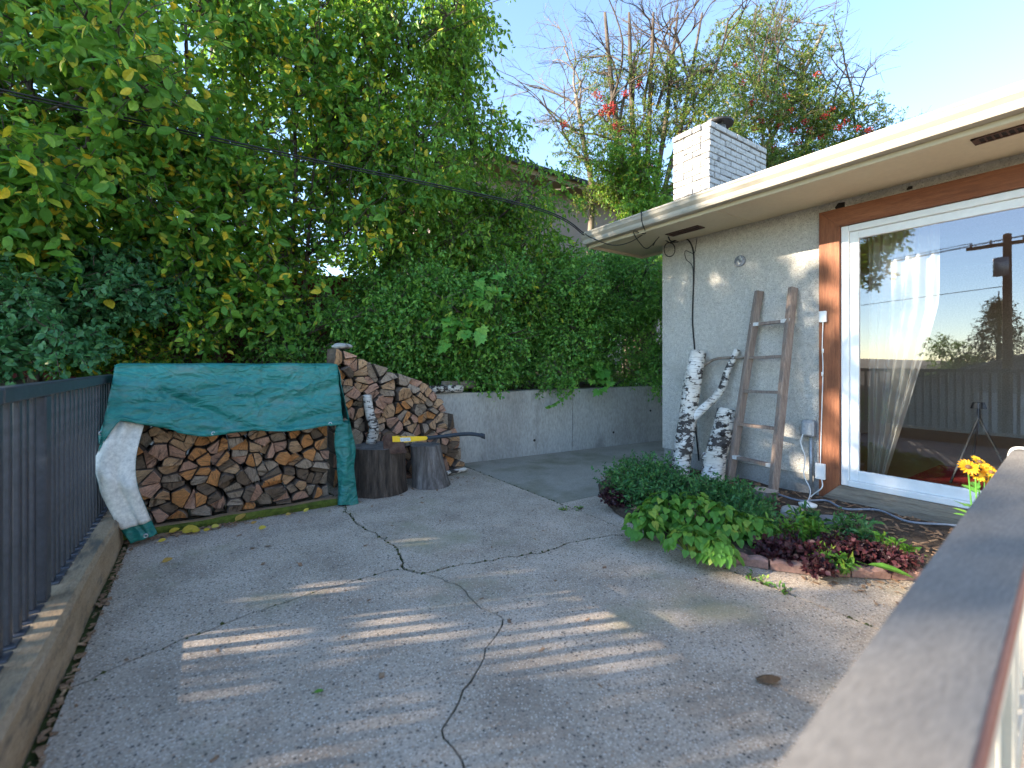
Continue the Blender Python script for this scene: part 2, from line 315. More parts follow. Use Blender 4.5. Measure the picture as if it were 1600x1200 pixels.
M['bark'] = pmat('bark', [(.055, .042, .032), (.11, .085, .065), (.17, .135, .105)], 10, .95, .8, stretch=(2, 2, .5), fine=50, bdist=.015)
M['bark_pale'] = pmat('bark_pale', [(.13, .10, .075), (.22, .175, .135), (.30, .25, .20)], 8, .9, .6, stretch=(2, 2, .5), fine=50)
M['red_fence'] = pmat('red_fence', [(.085, .016, .014), (.13, .024, .02), (.16, .034, .028)], 5, .8, .3, stretch=(5, 5, .5), fine=40, rnd=True)
M['neigh'] = pmat('neigh', [(.34, .275, .245), (.40, .325, .29)], 30, .95, .7, fine=90)
M['neigh_trim'] = pmat('neigh_trim', [(.30, .22, .12), (.38, .28, .16)], 5, .8, .1)
M['rail_cap'] = pmat('rail_cap', [(.175, .158, .138), (.225, .205, .18)], 4, .8, .25, stretch=(.8, 5, 5), fine=40)
M['rail_edge'] = pmat('rail_edge', [(.33, .13, .085), (.42, .18, .12)], 5, .75, .2, stretch=(.8, 5, 5))
M['cream_paint'] = pmat('cream_paint', [(.66, .58, .45), (.72, .64, .51)], 4, .6, .05, fc=(.95, 1.03))
M['edging'] = pmat('edging', [(0.230, 0.128, 0.102), (0.315, 0.183, 0.149), (0.357, 0.230, 0.187)], 10, .9, .5, fine=60, rnd=True, dirt=(0.145, 0.102, 0.085), dirt_scale=6)
M['stone_pale'] = pmat('stone_pale', [(.34, .32, .28), (.46, .44, .40)], 8, .85, .4, rnd=True, fine=50, dirt=(.15, .13, .11), dirt_scale=9, dirt_lo=.6)
M['slate'] = pmat('slate', [(.17, .18, .20), (.28, .29, .32)], 9, .8, .5, fine=60)
M['mulch'] = pmat('mulch', [(.13, .07, .042), (.27, .165, .10), (.42, .29, .17)], 20, .95, .4, rnd=True)
M['curtain'] = None
M['red_rug'] = pmat('red_rug', [(.30, .022, .022), (.38, .035, .03)], 30, .95, .4, fine=200)
M['rug'] = pmat('rug', [(.26, .22, .16), (.40, .36, .29)], 26, .95, .4, stretch=(1, 9, 1), fine=200)
M['room_floor'] = pmat('room_floor', [(.26, .13, .05), (.34, .18, .075)], 5, .4, .1, stretch=(1, 8, 1))
M['room_wall'] = pmat('room_wall', [(.42, .40, .36), (.48, .46, .42)], 3, .9, .05)
M['garage'] = pmat('garage', [(.36, .33, .30), (.42, .39, .36)], 5, .9, .2)
M['garage_roof'] = pmat('garage_roof', [(0.240, 0.225, 0.240), (0.330, 0.315, 0.330)], 20, .9, .5)
M['pole_wood'] = pmat('pole_wood', [(.08, .05, .035), (.13, .085, .06)], 8, .95, .5, stretch=(4, 4, .4))
M['berry'] = pmat('berry', [(.27, .007, .004), (.36, .016, .006)], 30, .4, 0, spec=.5)
M['petal'] = leaf_mat('petal', [(0, (.80, .36, .012)), (1, (.90, .55, .03))], .6, .25, (.9, .45, .02))
G = lambda r, g, b: (r, g, b)
M['leaf_plum'] = leaf_mat('leaf_plum', [(0, (0.064, 0.181, 0.028)), (.35, (0.103, 0.275, 0.036)), (.7, (0.173, 0.362, 0.046)), (.84, (0.299, 0.460, 0.054)), (.92, (0.599, 0.526, 0.054)), (1, (0.900, 0.591, 0.036))])
M['leaf_blue'] = leaf_mat('leaf_blue', [(0, (0.044, 0.142, 0.055)), (.5, (0.066, 0.199, 0.076)), (1, (0.122, 0.274, 0.096))], .45, .3, (0.177, 0.415, 0.068))
M['leaf_elm'] = leaf_mat('leaf_elm', [(0, (0.067, 0.180, 0.023)), (.5, (0.124, 0.283, 0.033)), (.93, (0.247, 0.420, 0.049)), (1, (0.629, 0.525, 0.049))])
M['leaf_hedge'] = leaf_mat('leaf_hedge', [(0, (0.060, 0.191, 0.038)), (.5, (0.114, 0.292, 0.056)), (1, (0.222, 0.428, 0.064))], .42, .28, (0.354, 0.684, 0.064))
M['leaf_maple'] = leaf_mat('leaf_maple', [(0, (0.097, 0.298, 0.053)), (.7, (0.150, 0.386, 0.070)), (1, (0.263, 0.456, 0.070))], .5, .4, (0.351, 0.702, 0.070))
M['leaf_rowan'] = leaf_mat('leaf_rowan', [(0, (0.077, 0.159, 0.034)), (.6, (0.146, 0.227, 0.048)), (.9, (0.258, 0.268, 0.060)), (1, (0.515, 0.284, 0.060))])
M['leaf_heart'] = leaf_mat('leaf_heart', [(0, (0.069, 0.207, 0.029)), (.6, (0.109, 0.282, 0.037)), (.9, (0.196, 0.356, 0.046)), (1, (0.345, 0.414, 0.069))], .5, .35, (0.287, 0.517, 0.046))
M['leaf_purple'] = leaf_mat('leaf_purple', [(0, (0.025, 0.009, 0.013)), (.6, (0.056, 0.018, 0.025)), (1, (0.112, 0.030, 0.035))], .5, .2, (0.150, 0.025, 0.025))
M['leaf_thyme'] = leaf_mat('leaf_thyme', [(0, (0.040, 0.136, 0.043)), (.6, (0.071, 0.207, 0.063)), (1, (0.125, 0.287, 0.071))], .5, .25, (0.179, 0.448, 0.071))
M['leaf_spruce'] = leaf_mat('leaf_spruce', [(0, (.015, .04, .018)), (1, (.035, .07, .03))], .7, .1, (.05, .1, .03))
M['leaf_yellow'] = leaf_mat('leaf_yellow', [(0, (.52, .36, .03)), (.6, (.58, .46, .08)), (1, (.40, .22, .05))], .6, .2, (.6, .45, .03))
M['leaf_brown'] = pmat('leaf_brown', [(.10, .055, .028), (.17, .10, .05)], 25, .7, .4)

# ------------------------------------------------------------------ foliage builders
LT = np.array([(0, 0, 0), (-.42, .22, .05), (-.46, .58, .06), (0, 1, -.10), (.46, .58, .06), (.42, .22, .05)], float)
LF = np.array([(0, 3, 2, 1), (0, 5, 4, 3)])
def nrm(a): return a / np.maximum(np.linalg.norm(a, axis=1, keepdims=True), 1e-9)
def leaf_mesh(name, P, T, Nn, L, Wd, mats, rng):
    n = len(P); T = nrm(T); X = nrm(np.cross(T, Nn)); Nn = np.cross(X, T)
    V = (P[:, None, :] + X[:, None, :] * (LT[None, :, 0, None] * Wd[:, None, None]) + T[:, None, :] * (LT[None, :, 1, None] * L[:, None, None])
         + Nn[:, None, :] * (LT[None, :, 2, None] * L[:, None, None] * rng.uniform(.2, 2.2, (n, 1, 1)))).reshape(-1, 3)
    F = (LF[None] + (np.arange(n) * 6)[:, None, None]).reshape(-1, 4)
    me = bpy.data.meshes.new(name); me.vertices.add(len(V)); me.vertices.foreach_set('co', V.ravel())
    me.loops.add(F.size); me.loops.foreach_set('vertex_index', F.ravel().astype(np.int32))
    me.polygons.add(len(F)); me.polygons.foreach_set('loop_start', (np.arange(len(F)) * 4).astype(np.int32))
    at = me.attributes.new('tint', 'FLOAT', 'POINT'); at.data.foreach_set('value', np.repeat(rng.random(n), 6).astype(np.float32))
    for m in (mats if isinstance(mats, (list, tuple)) else [mats]): me.materials.append(m)
    me.update(calc_edges=True); return me
def twigs(blobs, per, rng, L, W, droop=.25, tw=(.18, .36), up=.55):
    """leaf arrays + twig segments from ellipsoid blobs (cx,cy,cz,rx,ry,rz,n)"""
    Ps, Ts, Ns = [], [], []; segs = []
    for (cx, cy, cz, rx, ry, rz, n) in blobs:
        n = int(n)
        d = nrm(rng.normal(size=(n, 3))); r = rng.random(n) ** .45
        lump = np.array([.78 + .5 * mnoise.noise(Vector((q[0] * 2.1 + cx, q[1] * 2.1 + cy, q[2] * 2.1 + cz))) for q in d])
        c = np.array((cx, cy, cz)) + d * np.array((rx, ry, rz)) * (r * lump)[:, None]
        tdir = nrm(d * .7 + rng.normal(size=(n, 3)) * .55 + np.array((0, 0, -droop)))
        tl = rng.uniform(*tw, n)
        for k in range(per):
            f = (k + rng.random(n)) / per
            p = c + tdir * (tl * f)[:, None] + np.stack([np.zeros(n), np.zeros(n), -droop * .25 * tl * f ** 2], 1)
            t = nrm(tdir * .55 + rng.normal(size=(n, 3)) * .62 + np.array((0, 0, -droop)))
            nn = nrm(rng.normal(size=(n, 3)) * .55 + np.array((0, 0, up)) + d * .45)
            Ps.append(p); Ts.append(t); Ns.append(nn)
        for i in range(0, n, 3): segs.append((c[i], c[i] + tdir[i] * tl[i]))
    P, T, Nn = map(np.concatenate, (Ps, Ts, Ns)); n = len(P)
    Ln = L * rng.uniform(.45, 1.28, n); Wd = Ln * W * rng.uniform(.85, 1.15, n)
    return P, T, Nn, Ln, Wd, segs
LEAFOBJ = {}
def leaf_obj_mesh(key, L, W, mat):
    k = (key, mat.name)
    if k not in LEAFOBJ:
        out = []
        for q in range(4):
            mb = MB(); ys = [0, .12, .35, .62, .85, 1]; wsd = [0, .30, .5, .44, .24, 0]
            pl, pr, pm = [], [], []
            bend = random.uniform(-.25, .1); fold = random.uniform(.05, .22)
            for y, x in zip(ys, wsd):
                zc = bend * y * y * L
                pm.append((0, y * L, zc)); pl.append((-x * W * L, y * L, zc + fold * x * L + random.uniform(-.02, .02) * L)); pr.append((x * W * L, y * L, zc + fold * x * L + random.uniform(-.02, .02) * L))
            mb.tube([(0, -.25 * L, .02 * L), (0, 0, 0)], .0012, 3)
            for i in range(len(ys) - 1):
                if i == 0: mb.poly([pm[0], pm[1], pl[1]]); mb.poly([pm[0], pr[1], pm[1]])
                elif i == len(ys) - 2: mb.poly([pm[i], pm[i + 1], pl[i]]); mb.poly([pm[i], pr[i], pm[i + 1]])
                else: mb.poly([pm[i], pm[i + 1], pl[i + 1], pl[i]]); mb.poly([pm[i], pr[i], pr[i + 1], pm[i + 1]])
            out.append(mb.mesh('leaf', mat, True))
        LEAFOBJ[k] = out
    return LEAFOBJ[k]
def frame(t, n):
    t = Vector(t).normalized(); x = t.cross(Vector(n))
    if x.length < 1e-4: x = t.orthogonal()
    x.normalize(); z = x.cross(t)
    return Matrix(((x.x, t.x, z.x), (x.y, t.y, z.y), (x.z, t.z, z.z)))
def put(me, name, parent, p, t, n, sc=1.0):
    o = bpy.data.objects.new(name, me); COL.objects.link(o); o.parent = parent
    m = frame(t, n).to_4x4(); m.translation = Vector(p); o.matrix_local = m @ Matrix.Scale(sc, 4); return o

def wob(p0, p1, n=6, a=.06, rng=random):
    p0, p1 = Vector(p0), Vector(p1); L = (p1 - p0).length
    return [p0.lerp(p1, i / n) + (Vector((rng.uniform(-1, 1), rng.uniform(-1, 1), rng.uniform(-.4, .4))) * a * L if 0 < i < n else Vector()) for i in range(n + 1)]

def tree(name, label, base, stems, blobs, leaf, L=.085, W=.55, per=9, bark='bark', cat='tree', group=None, droop=.25, tw=(.18, .36), parts=0, limbs=True, seed=1, r0=.06, twigr=.004, crown='crown', up=.55):
    rng = np.random.default_rng(seed); rr = random.Random(seed)
    root = empty(name, base); tag(root, label, cat, group); B = Vector(base)
    tr = MB(); sp = []
    for pts, rad in stems:
        pts = spline([Vector(p) - B for p in pts], 5); n = len(pts)
        tr.tube(pts, [rad * (1 - .72 * i / (n - 1)) for i in range(n)], 8, noise=.25, seed=seed)
        sp += [(p, rad * (1 - .72 * i / (n - 1))) for i, p in enumerate(pts)]
    tr.build('trunk', M[bark], root, True)
    bl = [(b[0] - B.x, b[1] - B.y, b[2] - B.z, *b[3:]) for b in blobs]
    lm = MB()
    if limbs:
        for b in bl:
            c = Vector(b[:3])
            q, qr = min(sp, key=lambda s: (s[0] - c).length + max(0, (s[0].z - c.z + .3)) * 2)
            a = wob(q, c, 6, .05, rr); lm.tube(a, [max(.006, min(qr * .6, .035) * (1 - .7 * i / 6)) for i in range(7)], 5)
            for k in range(7):
                e = c + Vector((rr.uniform(-1, 1) * b[3], rr.uniform(-1, 1) * b[4], rr.uniform(-.15, 1) * b[5])) * .8
                s0 = a[rr.randint(3, 6)]
                lm.tube(wob(s0, e, 4, .08, rr), [.010, .008, .006, .005, .003], 4)
    P, T, Nn, Ln, Wd, segs = twigs(bl, per, rng, L, W, droop, tw, up)
    if len(segs) > 900: segs = segs[::2]
    for a, b_ in segs: lm.tube([a, b_], [twigr, twigr * .5], 3, cap=False)
    if lm.v: lm.build('branches', M[bark], root, True)['kind'] = 'stuff'
    if parts:
        # the leaves that show largest (nearest the viewer) become leaf parts of their own
        W_ = P + np.array(B)[None]; dist = np.linalg.norm(W_ - np.array((0, 0, CAM_H)), axis=1)
        cx = CY_ * W_[:, 0] - SY_ * W_[:, 1]; cdp = SY_ * W_[:, 0] + CY_ * W_[:, 1]
        vis = (cdp > .5) & (np.abs(cx / np.maximum(cdp, .1)) < 1.12) & (np.abs((W_[:, 2] - CAM_H) / np.maximum(cdp, .1)) < .78)
        idx = np.argsort(np.where(vis, dist, 1e9))[:parts]
        mes = leaf_obj_mesh(leaf, L, W, M[leaf])
        for i in idx:
            put(mes[i % 4], 'leaf', root, P[i], T[i], Nn[i], float(Ln[i] / L) * 1.1)
        keep = np.ones(len(P), bool); keep[idx] = False
        P, T, Nn, Ln, Wd = P[keep], T[keep], Nn[keep], Ln[keep], Wd[keep]
    o = link(crown, leaf_mesh(crown, P, T, Nn, Ln, Wd, M[leaf], rng), root)
    o['kind'] = 'stuff'
    return root

# ------------------------------------------------------------------ ground and terrain
WALL_A, WALL_B = (-0.6, 5.15), (5.9, 4.60)                      # foot of the retaining wall
def wallY(X): return WALL_A[1] + (X - WALL_A[0]) * (WALL_B[1] - WALL_A[1]) / (WALL_B[0] - WALL_A[0])
FENCE_X, CURB_IN, CURB_OUT, CURB_H = -.585, -.45, -.70, .19
def gz(X, Y):
    t = Y - wallY(X)
    if t > .42 and Y > 0:
        z = .80 + min(t * .11, .45) + max(0, t - 6) * .05
        if X < -.75: z -= .9 * max(0, 1 - (t - .1) / 1.2)
        return min(z, 3.0)
    if X < -.60: return -.55 - min(.1 * max(0, -.7 - X), 1.15)
    return -.14
xs = sorted(set([round(-14 + .35 * i, 3) for i in range(80)] + [-.70, -.58, -200, -120, -70, -45, -30, -20, -16, 18, 24, 35, 60, 120, 200]))
ys = sorted(set([round(-8 + .3 * i, 3) for i in range(80)] + [-200, -120, -60, -30, -18, -12, 18, 22, 30, 45, 70, 120, 200]))
g = MB()
for y in ys:
    for x in xs:
        g.v.append((x, y, gz(x, y) + (.03 * mnoise.noise(Vector((x * 1.3, y * 1.3, 0))) if abs(x) < 20 and abs(y) < 20 and gz(x, y) != -.14 else 0)))
nx = len(xs)
for j in range(len(ys) - 1):
    for i in range(nx - 1):
        a = j * nx + i; g.f.append((a, a + 1, a + nx + 1, a + nx)); g.m.append(0)
tag(g.build('ground', M['ground'], smooth=False), kind='structure')

# patio slabs, split along the cracks that the photograph shows
def dens(pts, jit, seed):
    rr = random.Random(seed); out = [pts[0]]
    for a, b in zip(pts, pts[1:]):
        n = max(1, int((b - a).length / .045))
        for k in range(1, n + 1):
            p = a.lerp(b, k / n)
            if k < n: p = p + Vector((rr.uniform(-1, 1), rr.uniform(-1, 1), 0)) * jit
            out.append(p)
    return out
gp = lambda l: [WZ(x, y, 0) for x, y in l]
PX0, PXJ, PY0, PY1 = CURB_IN + .035, 2.52, -3.0, 5.3
S_ = (632, 889); M_ = (660, 896)
ca = gp([S_, (622, 858), (590, 835), (562, 820), (542, 801), (536, 785)]); ca.append(Vector((ca[-1].x - .1, PY1, 0)))
cb = gp([S_, (600, 893), (490, 925), (430, 945), (350, 974), (272, 1004)]); cb.append(Vector((PX0, cb[-1].y - .12, 0)))
sm = gp([S_, M_])
cc = gp([M_, (700, 886), (760, 876), (850, 863), (882, 850), (955, 836)]); cc.append(Vector((PXJ, cc[-1].y - .1, 0)))
cdd = gp([M_, (712, 912), (745, 944), (786, 966), (770, 1000), (750, 1040), (735, 1066), (710, 1110), (690, 1140)]); cdd.append(Vector((cdd[-1].x - .2, PY0, 0)))
ca, cb, sm, cc, cdd = dens(ca, .012, 1), dens(cb, .009, 2), dens(sm, .004, 3), dens(cc, .012, 4), dens(cdd, .011, 5)
def off(pl, wd, sgn):
    out = []
    for i, p in enumerate(pl):
        t = pl[min(i + 1, len(pl) - 1)] - pl[max(i - 1, 0)]; nn = Vector((-t.y, t.x, 0)).normalized()
        out.append(p + nn * sgn * wd * (.55 + .9 * abs(mnoise.noise(p * 9))))
    return out
def slab(name, poly, z, mat, bottom=-.11):
    mb = MB(); n = len(poly); mb.v = [(p.x, p.y, z) for p in poly] + [(p.x, p.y, bottom) for p in poly]
    mb.f = [tuple(range(n))] + [(i, i + n, (i + 1) % n + n, (i + 1) % n) for i in range(n)]; mb.m = [0] * len(mb.f)
    me = mb.mesh(name, mat); bm = bmesh.new(); bm.from_mesh(me); bmesh.ops.recalc_face_normals(bm, faces=bm.faces); bm.to_mesh(me); bm.free()
    return link(name, me)
WC = .0075
V2 = lambda x, y: Vector((x, y, 0))
pa_r, pa_l = off(ca, WC, -1), off(ca, WC, 1)       # right / left side of crack a
pb_l, pb_r = off(cb, WC * 1.25, 1), off(cb, WC * 1.25, -1)
pc_l, pc_r = off(cc, WC * 1.6, 1), off(cc, WC * 1.6, -1)
pd_l, pd_r = off(cdd, WC * .7, 1), off(cdd, WC * .7, -1)
ps_l, ps_r = off(sm, WC * 1.6, 1), off(sm, WC * 1.6, -1)
JG = .015
slab('patio', ps_l + pc_l[1:] + [V2(PXJ - JG, PY1)] + pa_r[::-1][:-1], 0, M['concrete'])
slab('patio', pa_l + [V2(PX0, PY1)] + pb_r[::-1][:-1], -.003, M['concrete'])
slab('patio', pb_l[::-1][:-1] + ps_r[:-1] + pd_r + [V2(PX0, PY0)], -.001, M['concrete'])
slab('patio', pc_r[::-1] + pd_l[1:] + [V2(PXJ - JG, PY0)], .001, M['concrete'])
slab('walkway', [V2(PXJ + JG, 3.02), V2(4.5, 3.0), V2(9, 3.0), V2(9, 5.3), V2(PXJ + JG, 5.3)], -.004, M['concrete_smooth'])
slab('path', [V2(PXJ + JG, -3), V2(4.40, -3), V2(4.40, 2.99), V2(PXJ + JG, 3.008)], -.002, M['concrete'])
for o in list(COL.objects):
    if o.name.split('.')[0] in ('patio', 'walkway', 'path'): o['kind'] = 'structure'
# moss and dirt lying in the cracks and joints
mm = MB()
def ribbon(pl, wd, z):
    a, b = off(pl, wd, 1), off(pl, wd, -1)
    for i in range(len(pl) - 1):
        mm.poly([(a[i].x, a[i].y, z), (b[i].x, b[i].y, z), (b[i + 1].x, b[i + 1].y, z), (a[i + 1].x, a[i + 1].y, z)])
for q in (ca, cb, sm, cc, cdd): ribbon(q, .026, -.014)
ribbon(dens([V2(PXJ, PY0), V2(PXJ, PY1)], .002, 9), .03, -.016)
ribbon(dens([V2(PX0 - .02, PY0), V2(PX0 - .02, 4.0)], .006, 10), .03, -.012)
mr = random.Random(4)
for q, dn in ((ca, 2), (cc, 3), (cb, 1), (sm, 2), ([V2(PXJ, .3 + .02 * i) for i in range(240)], 1)):
    for p in q:
        for k in range(dn):
            if mr.random() < .45: continue
            x, y, r_ = p.x + mr.gauss(0, .008), p.y + mr.gauss(0, .008), mr.uniform(.004, .013); n0 = len(mm.v); h_ = r_ * mr.uniform(.35, .7)
            mm.v += [(x + r_ * math.cos(a * 1.047), y + r_ * math.sin(a * 1.047), -.004) for a in range(6)] + [(x + mr.uniform(-.3, .3) * r_, y, h_)]
            for a in range(6): mm.f.append((n0 + a, n0 + (a + 1) % 6, n0 + 6)); mm.m.append(0)
tag(mm.build('moss', M['moss']), 'dark green moss and dirt in the cracks of the concrete', 'moss', kind='stuff')

# ------------------------------------------------------------------ curb and slat fence
cu = MB(); nY = 60
prof = [(CURB_IN, -.12), (CURB_IN - .012, CURB_H - .02), (CURB_IN - .03, CURB_H), (CURB_OUT, CURB_H - .005), (CURB_OUT, -1.3)]
for j in range(nY + 1):
    y = -3 + 8.0 * j / nY
    for k, (x, z) in enumerate(prof):
        nn = mnoise.noise(Vector((x * 4, y * 2.3, z * 4))) * .010
        cu.v.append((x + nn, y, z + (nn if 0 < k < 4 else 0)))
for j in range(nY):
    for k in range(len(prof) - 1):
        a = j * len(prof) + k; b = a + len(prof); cu.f.append((a, a + 1, b + 1, b)); cu.m.append(0)
tag(cu.build('concrete_curb', M['curb'], smooth=False), 'low rough brown concrete curb under the dark slat railing', 'curb')
RAIL_Z = 1.118
fr = empty('slat_railing', (FENCE_X, 0, CURB_H)); tag(fr, 'dark blue grey metal railing with upright slats on the concrete curb', 'railing')
FL = lambda z: z - CURB_H
for a, b in ((-2.6, -.2), (-.195, 2.2), (2.205, 4.62)):
    MB().box(-.032, .032, a, b, FL(RAIL_Z - .055), FL(RAIL_Z), c=.006).build('top_rail', M['fence_steel'], fr)
slat_me = MB().box(-.010, .010, -.018, .018, .006, FL(RAIL_Z - .056), c=.004).mesh('slat', M['fence_steel'])
foot_me = MB().box(-.03, .03, -.035, .035, -.008, .005, c=.003).mesh('foot_plate', M['fence_steel'])
y = -2.55; k = 0
while y < 4.55:
    ispost = k % 22 == 10
    if ispost:
        MB().box(-.03, .03, y - .04, y + .04, .006, FL(RAIL_Z - .056), c=.005).build('post', M['fence_steel'], fr); y += .105
    else:
        o = link('slat', slat_me, fr, (random.uniform(-.002, .002), y, 0)); o.rotation_euler.z = random.uniform(-.02, .02)
    fo = link('foot_plate', foot_me, fr, (0, y if not ispost else y - .105, 0)); y += .094; k += 1

# ------------------------------------------------------------------ retaining wall
rw = empty('retaining_wall', (WALL_A[0], WALL_A[1], 0)); tag(rw, 'grey cast concrete retaining wall behind the firewood with hedge above', 'wall')
dirw = Vector((WALL_B[0] - WALL_A[0], WALL_B[1] - WALL_A[1], 0)).normalized(); nw = Vector((-dirw.y, dirw.x, 0))
RWH = .845
def wall_panel(s0, s1, parent):
    mb = MB(); n = max(2, int((s1 - s0) / .25)); rows = 7
    def fn(a, b):
        s = s0 + (s1 - s0) * a; z = -.1 + (RWH + .1) * b
        p = dirw * s + nw * (.008 * mnoise.noise(Vector((s * 2, z * 3, 1)))); return (p.x, p.y, z + .008 * mnoise.noise(Vector((s * 1.5, 0, 4))) * b)
    mb.grid(fn, n, rows)
    mb.grid(lambda a, b: tuple(Vector(fn(a, 1)) + nw * (.2 * b)), n, 1)
    A, B_ = Vector(fn(0, 0)), Vector(fn(0, 1)); mb.poly([A, B_, B_ + nw * .2, A + nw * .2])
    A, B_ = Vector(fn(1, 0)), Vector(fn(1, 1)); mb.poly([A, A + nw * .2, B_ + nw * .2, B_])
    return mb.build('wall_panel', M['retaining'], parent)
sj = (WY(895, 650, wallY(4.3)) - Vector((*WALL_A, 0))).dot(dirw)
for a, b in ((-2.6, .62), (.627, sj - 2.44), (sj - 2.433, sj - .004), (sj + .003, sj + 2.4), (sj + 2.407, 9.5)): wall_panel(a, b, rw)
hole = MB(); hole.tube([nw * -.004, nw * .012], .017, 8); hm = hole.mesh('tie_hole', M['knot'])
for px, py in ((835, 688), (950, 674), (700, 670), (1003, 640)):
    p = WY(px, py, wallY(3.6)); s = (p - Vector((*WALL_A, 0))).dot(dirw); link('tie_hole', hm, rw, dirw * s + Vector((0, 0, p.z)))

# ------------------------------------------------------------------ the bungalow
HX = 4.448; HC = 3.436                                       # wall plane and its far corner
DT, DW = 1.778, .15                                          # door trim outer edge, board width
DH0, DH1 = .178, 2.351                                       # white frame bottom and top
DR = -1.25                                                   # far side of the glazing
house = empty('bungalow', (HX, 0, 0)); tag(house, 'low beige stucco bungalow with cream eaves, white brick chimney and patio door', 'house')
def hp(name, mb, mat, parent=house, smooth=False):
    mb.v = [(x - HX, y, z) for x, y, z in mb.v]; return mb.build(name, mat, parent, smooth)
SO = 2.577; FZ = .215
yA, yB = DT - DW + .01, DR - DW                               # opening
mb = MB(); mb.box(HX, HX + .2, yA, HC, FZ, SO + .2); hp('wall', mb, M['stucco'])
mb = MB(); mb.box(HX, HX + .2, yB, yA - .002, DH1 + .02, SO + .2); hp('wall', mb, M['stucco'])
mb = MB(); mb.box(HX, HX + .2, -7, yB - .002, FZ, SO + .2); hp('wall', mb, M['stucco'])
mb = MB(); mb.box(HX + .201, HX + 7, HC - .2, HC, FZ, SO + .2); hp('wall', mb, M['stucco'])
mb = MB(); mb.box(HX + .015, HX + .2, yA, HC - .015, -.12, FZ - .002); hp('foundation', mb, M['foundation'])
mb = MB(); mb.box(HX + .015, HX + .2, -7, yB - .002, -.12, FZ - .002); hp('foundation', mb, M['foundation'])
mb = MB(); mb.box(HX + .201, HX + 7, HC - .2, HC - .015, -.12, FZ - .002); hp('foundation', mb, M['foundation'])
EX = HX - .71; EY = 3.92
SP = [(-7, -2.49), (-2.485, -.05), (-.045, 2.36)]
for i, (a, b) in enumerate(SP):
    mb = MB(); mb.box(EX + .02, HX - .001, a, b, SO, SO + .018, c=.003); sf = hp('soffit', mb, M['soffit'])
    if i == 0: soff0 = sf
mb = MB(); mb.box(EX + .02, HX - .001, 2.365, HC, SO, SO + .018, c=.003); soff3 = hp('soffit', mb, M['soffit'])
mb = MB(); mb.box(EX + .02, HX + .20, HC + .002, EY - .02, SO, SO + .018, c=.003); hp('soffit', mb, M['soffit'])
mb = MB(); mb.box(EX - .005, EX + .019, -7, EY, SO - .03, SO + .15, c=.004); hp('fascia', mb, M['soffit'])
mb = MB(); mb.box(EX + .02, HX + .215, EY - .019, EY, SO - .03, SO + .15, c=.004); mb.box(HX + .2, HX + .215, HC + .002, EY - .02, SO - .03, SO + .15); hp('fascia', mb, M['soffit'])
# K-style gutter
gpf = [(0, .0), (.075, .0), (.085, .02), (.088, .045), (.112, .075), (.118, .10), (.125, .112), (.125, .125), (.112, .125), (.112, .112), (.100, .08), (.076, .05), (.073, .02), (.0, .012)]
mb = MB(); pts0 = [(EX - .006 - a, -7, SO + .005 + b) for a, b in gpf]; pts1 = [(x, EY + .01, z) for x, y_, z in pts0]
n = len(gpf); mb.v = pts0 + pts1; mb.f = [(i, (i + 1) % n, (i + 1) % n + n, i + n) for i in range(n)]; mb.m = [0] * n
mb.poly([(x, y_ + .001, z) for x, y_, z in pts1[:8]] + [(EX - .006, EY + .011, SO + .125)])
hp('gutter', mb, M['gutter'])
# roof: low hip
mb = MB(); RX0, RY1, RZ = EX - .03, EY + .03, SO + .152; rx, rz = HX + 3.6, SO + 1.22
mb.poly([(RX0, -7, RZ), (RX0, RY1, RZ), (rx, -.4, rz), (rx, -7, rz)][::-1]); mb.poly([(RX0, RY1, RZ), (HX + 8, RY1, RZ), (rx, -.4, rz)][::-1])
mb.poly([(HX + 8, RY1, RZ), (HX + 8, -7, RZ), (rx, -7, rz), (rx, -.4, rz)][::-1])
mb.poly([(RX0, -7, RZ - .012), (RX0, RY1, RZ - .012), (RX0, RY1, RZ), (RX0, -7, RZ)])
mb.poly([(RX0, -7, RZ - .012), (HX + 8, -7, RZ - .012), (HX + 8, RY1, RZ - .012), (RX0, RY1, RZ - .012)])
hp('roof', mb, M['shingle'])
# soffit vents
def vent(y0, y1, x0, x1, parent):
    mb = MB(); zb = SO - .008
    for a in ((x0, x1, y0, y0 + .02), (x0, x1, y1 - .02, y1), (x0, x0 + .018, y0, y1), (x1 - .018, x1, y0, y1)): mb.box(*a, zb, SO - .0005)
    mb.box(x0 + .018, x1 - .018, y0 + .02, y1 - .02, SO - .0025, SO - .001, 1)
    nsl = int((y1 - y0) / .032)
    for k in range(nsl):
        y = y0 + .025 + (y1 - y0 - .05) * k / (nsl - 1); mb.box(x0 + .018, x1 - .018, y - .004, y + .004, zb + .001, SO - .003)
    mb.v = [(x - HX, y, z) for x, y, z in mb.v]
    mb.build('vent', [M['vent'], M['knot']], parent)
va, vb = WZ(1073, 360, SO), WZ(1110, 346, SO)
vent(2.72, 3.10, 4.06, 4.19, soff3)
v1 = WZ(1520, 222, SO)
vent(v1.y - .52, v1.y, v1.x - .06, v1.x + .06, soff0 if v1.y < -2.5 else hp('soffit_trim', MB().box(EX + .03, EX + .04, -.05, 2.3, SO - .004, SO - .0005), M['soffit']))
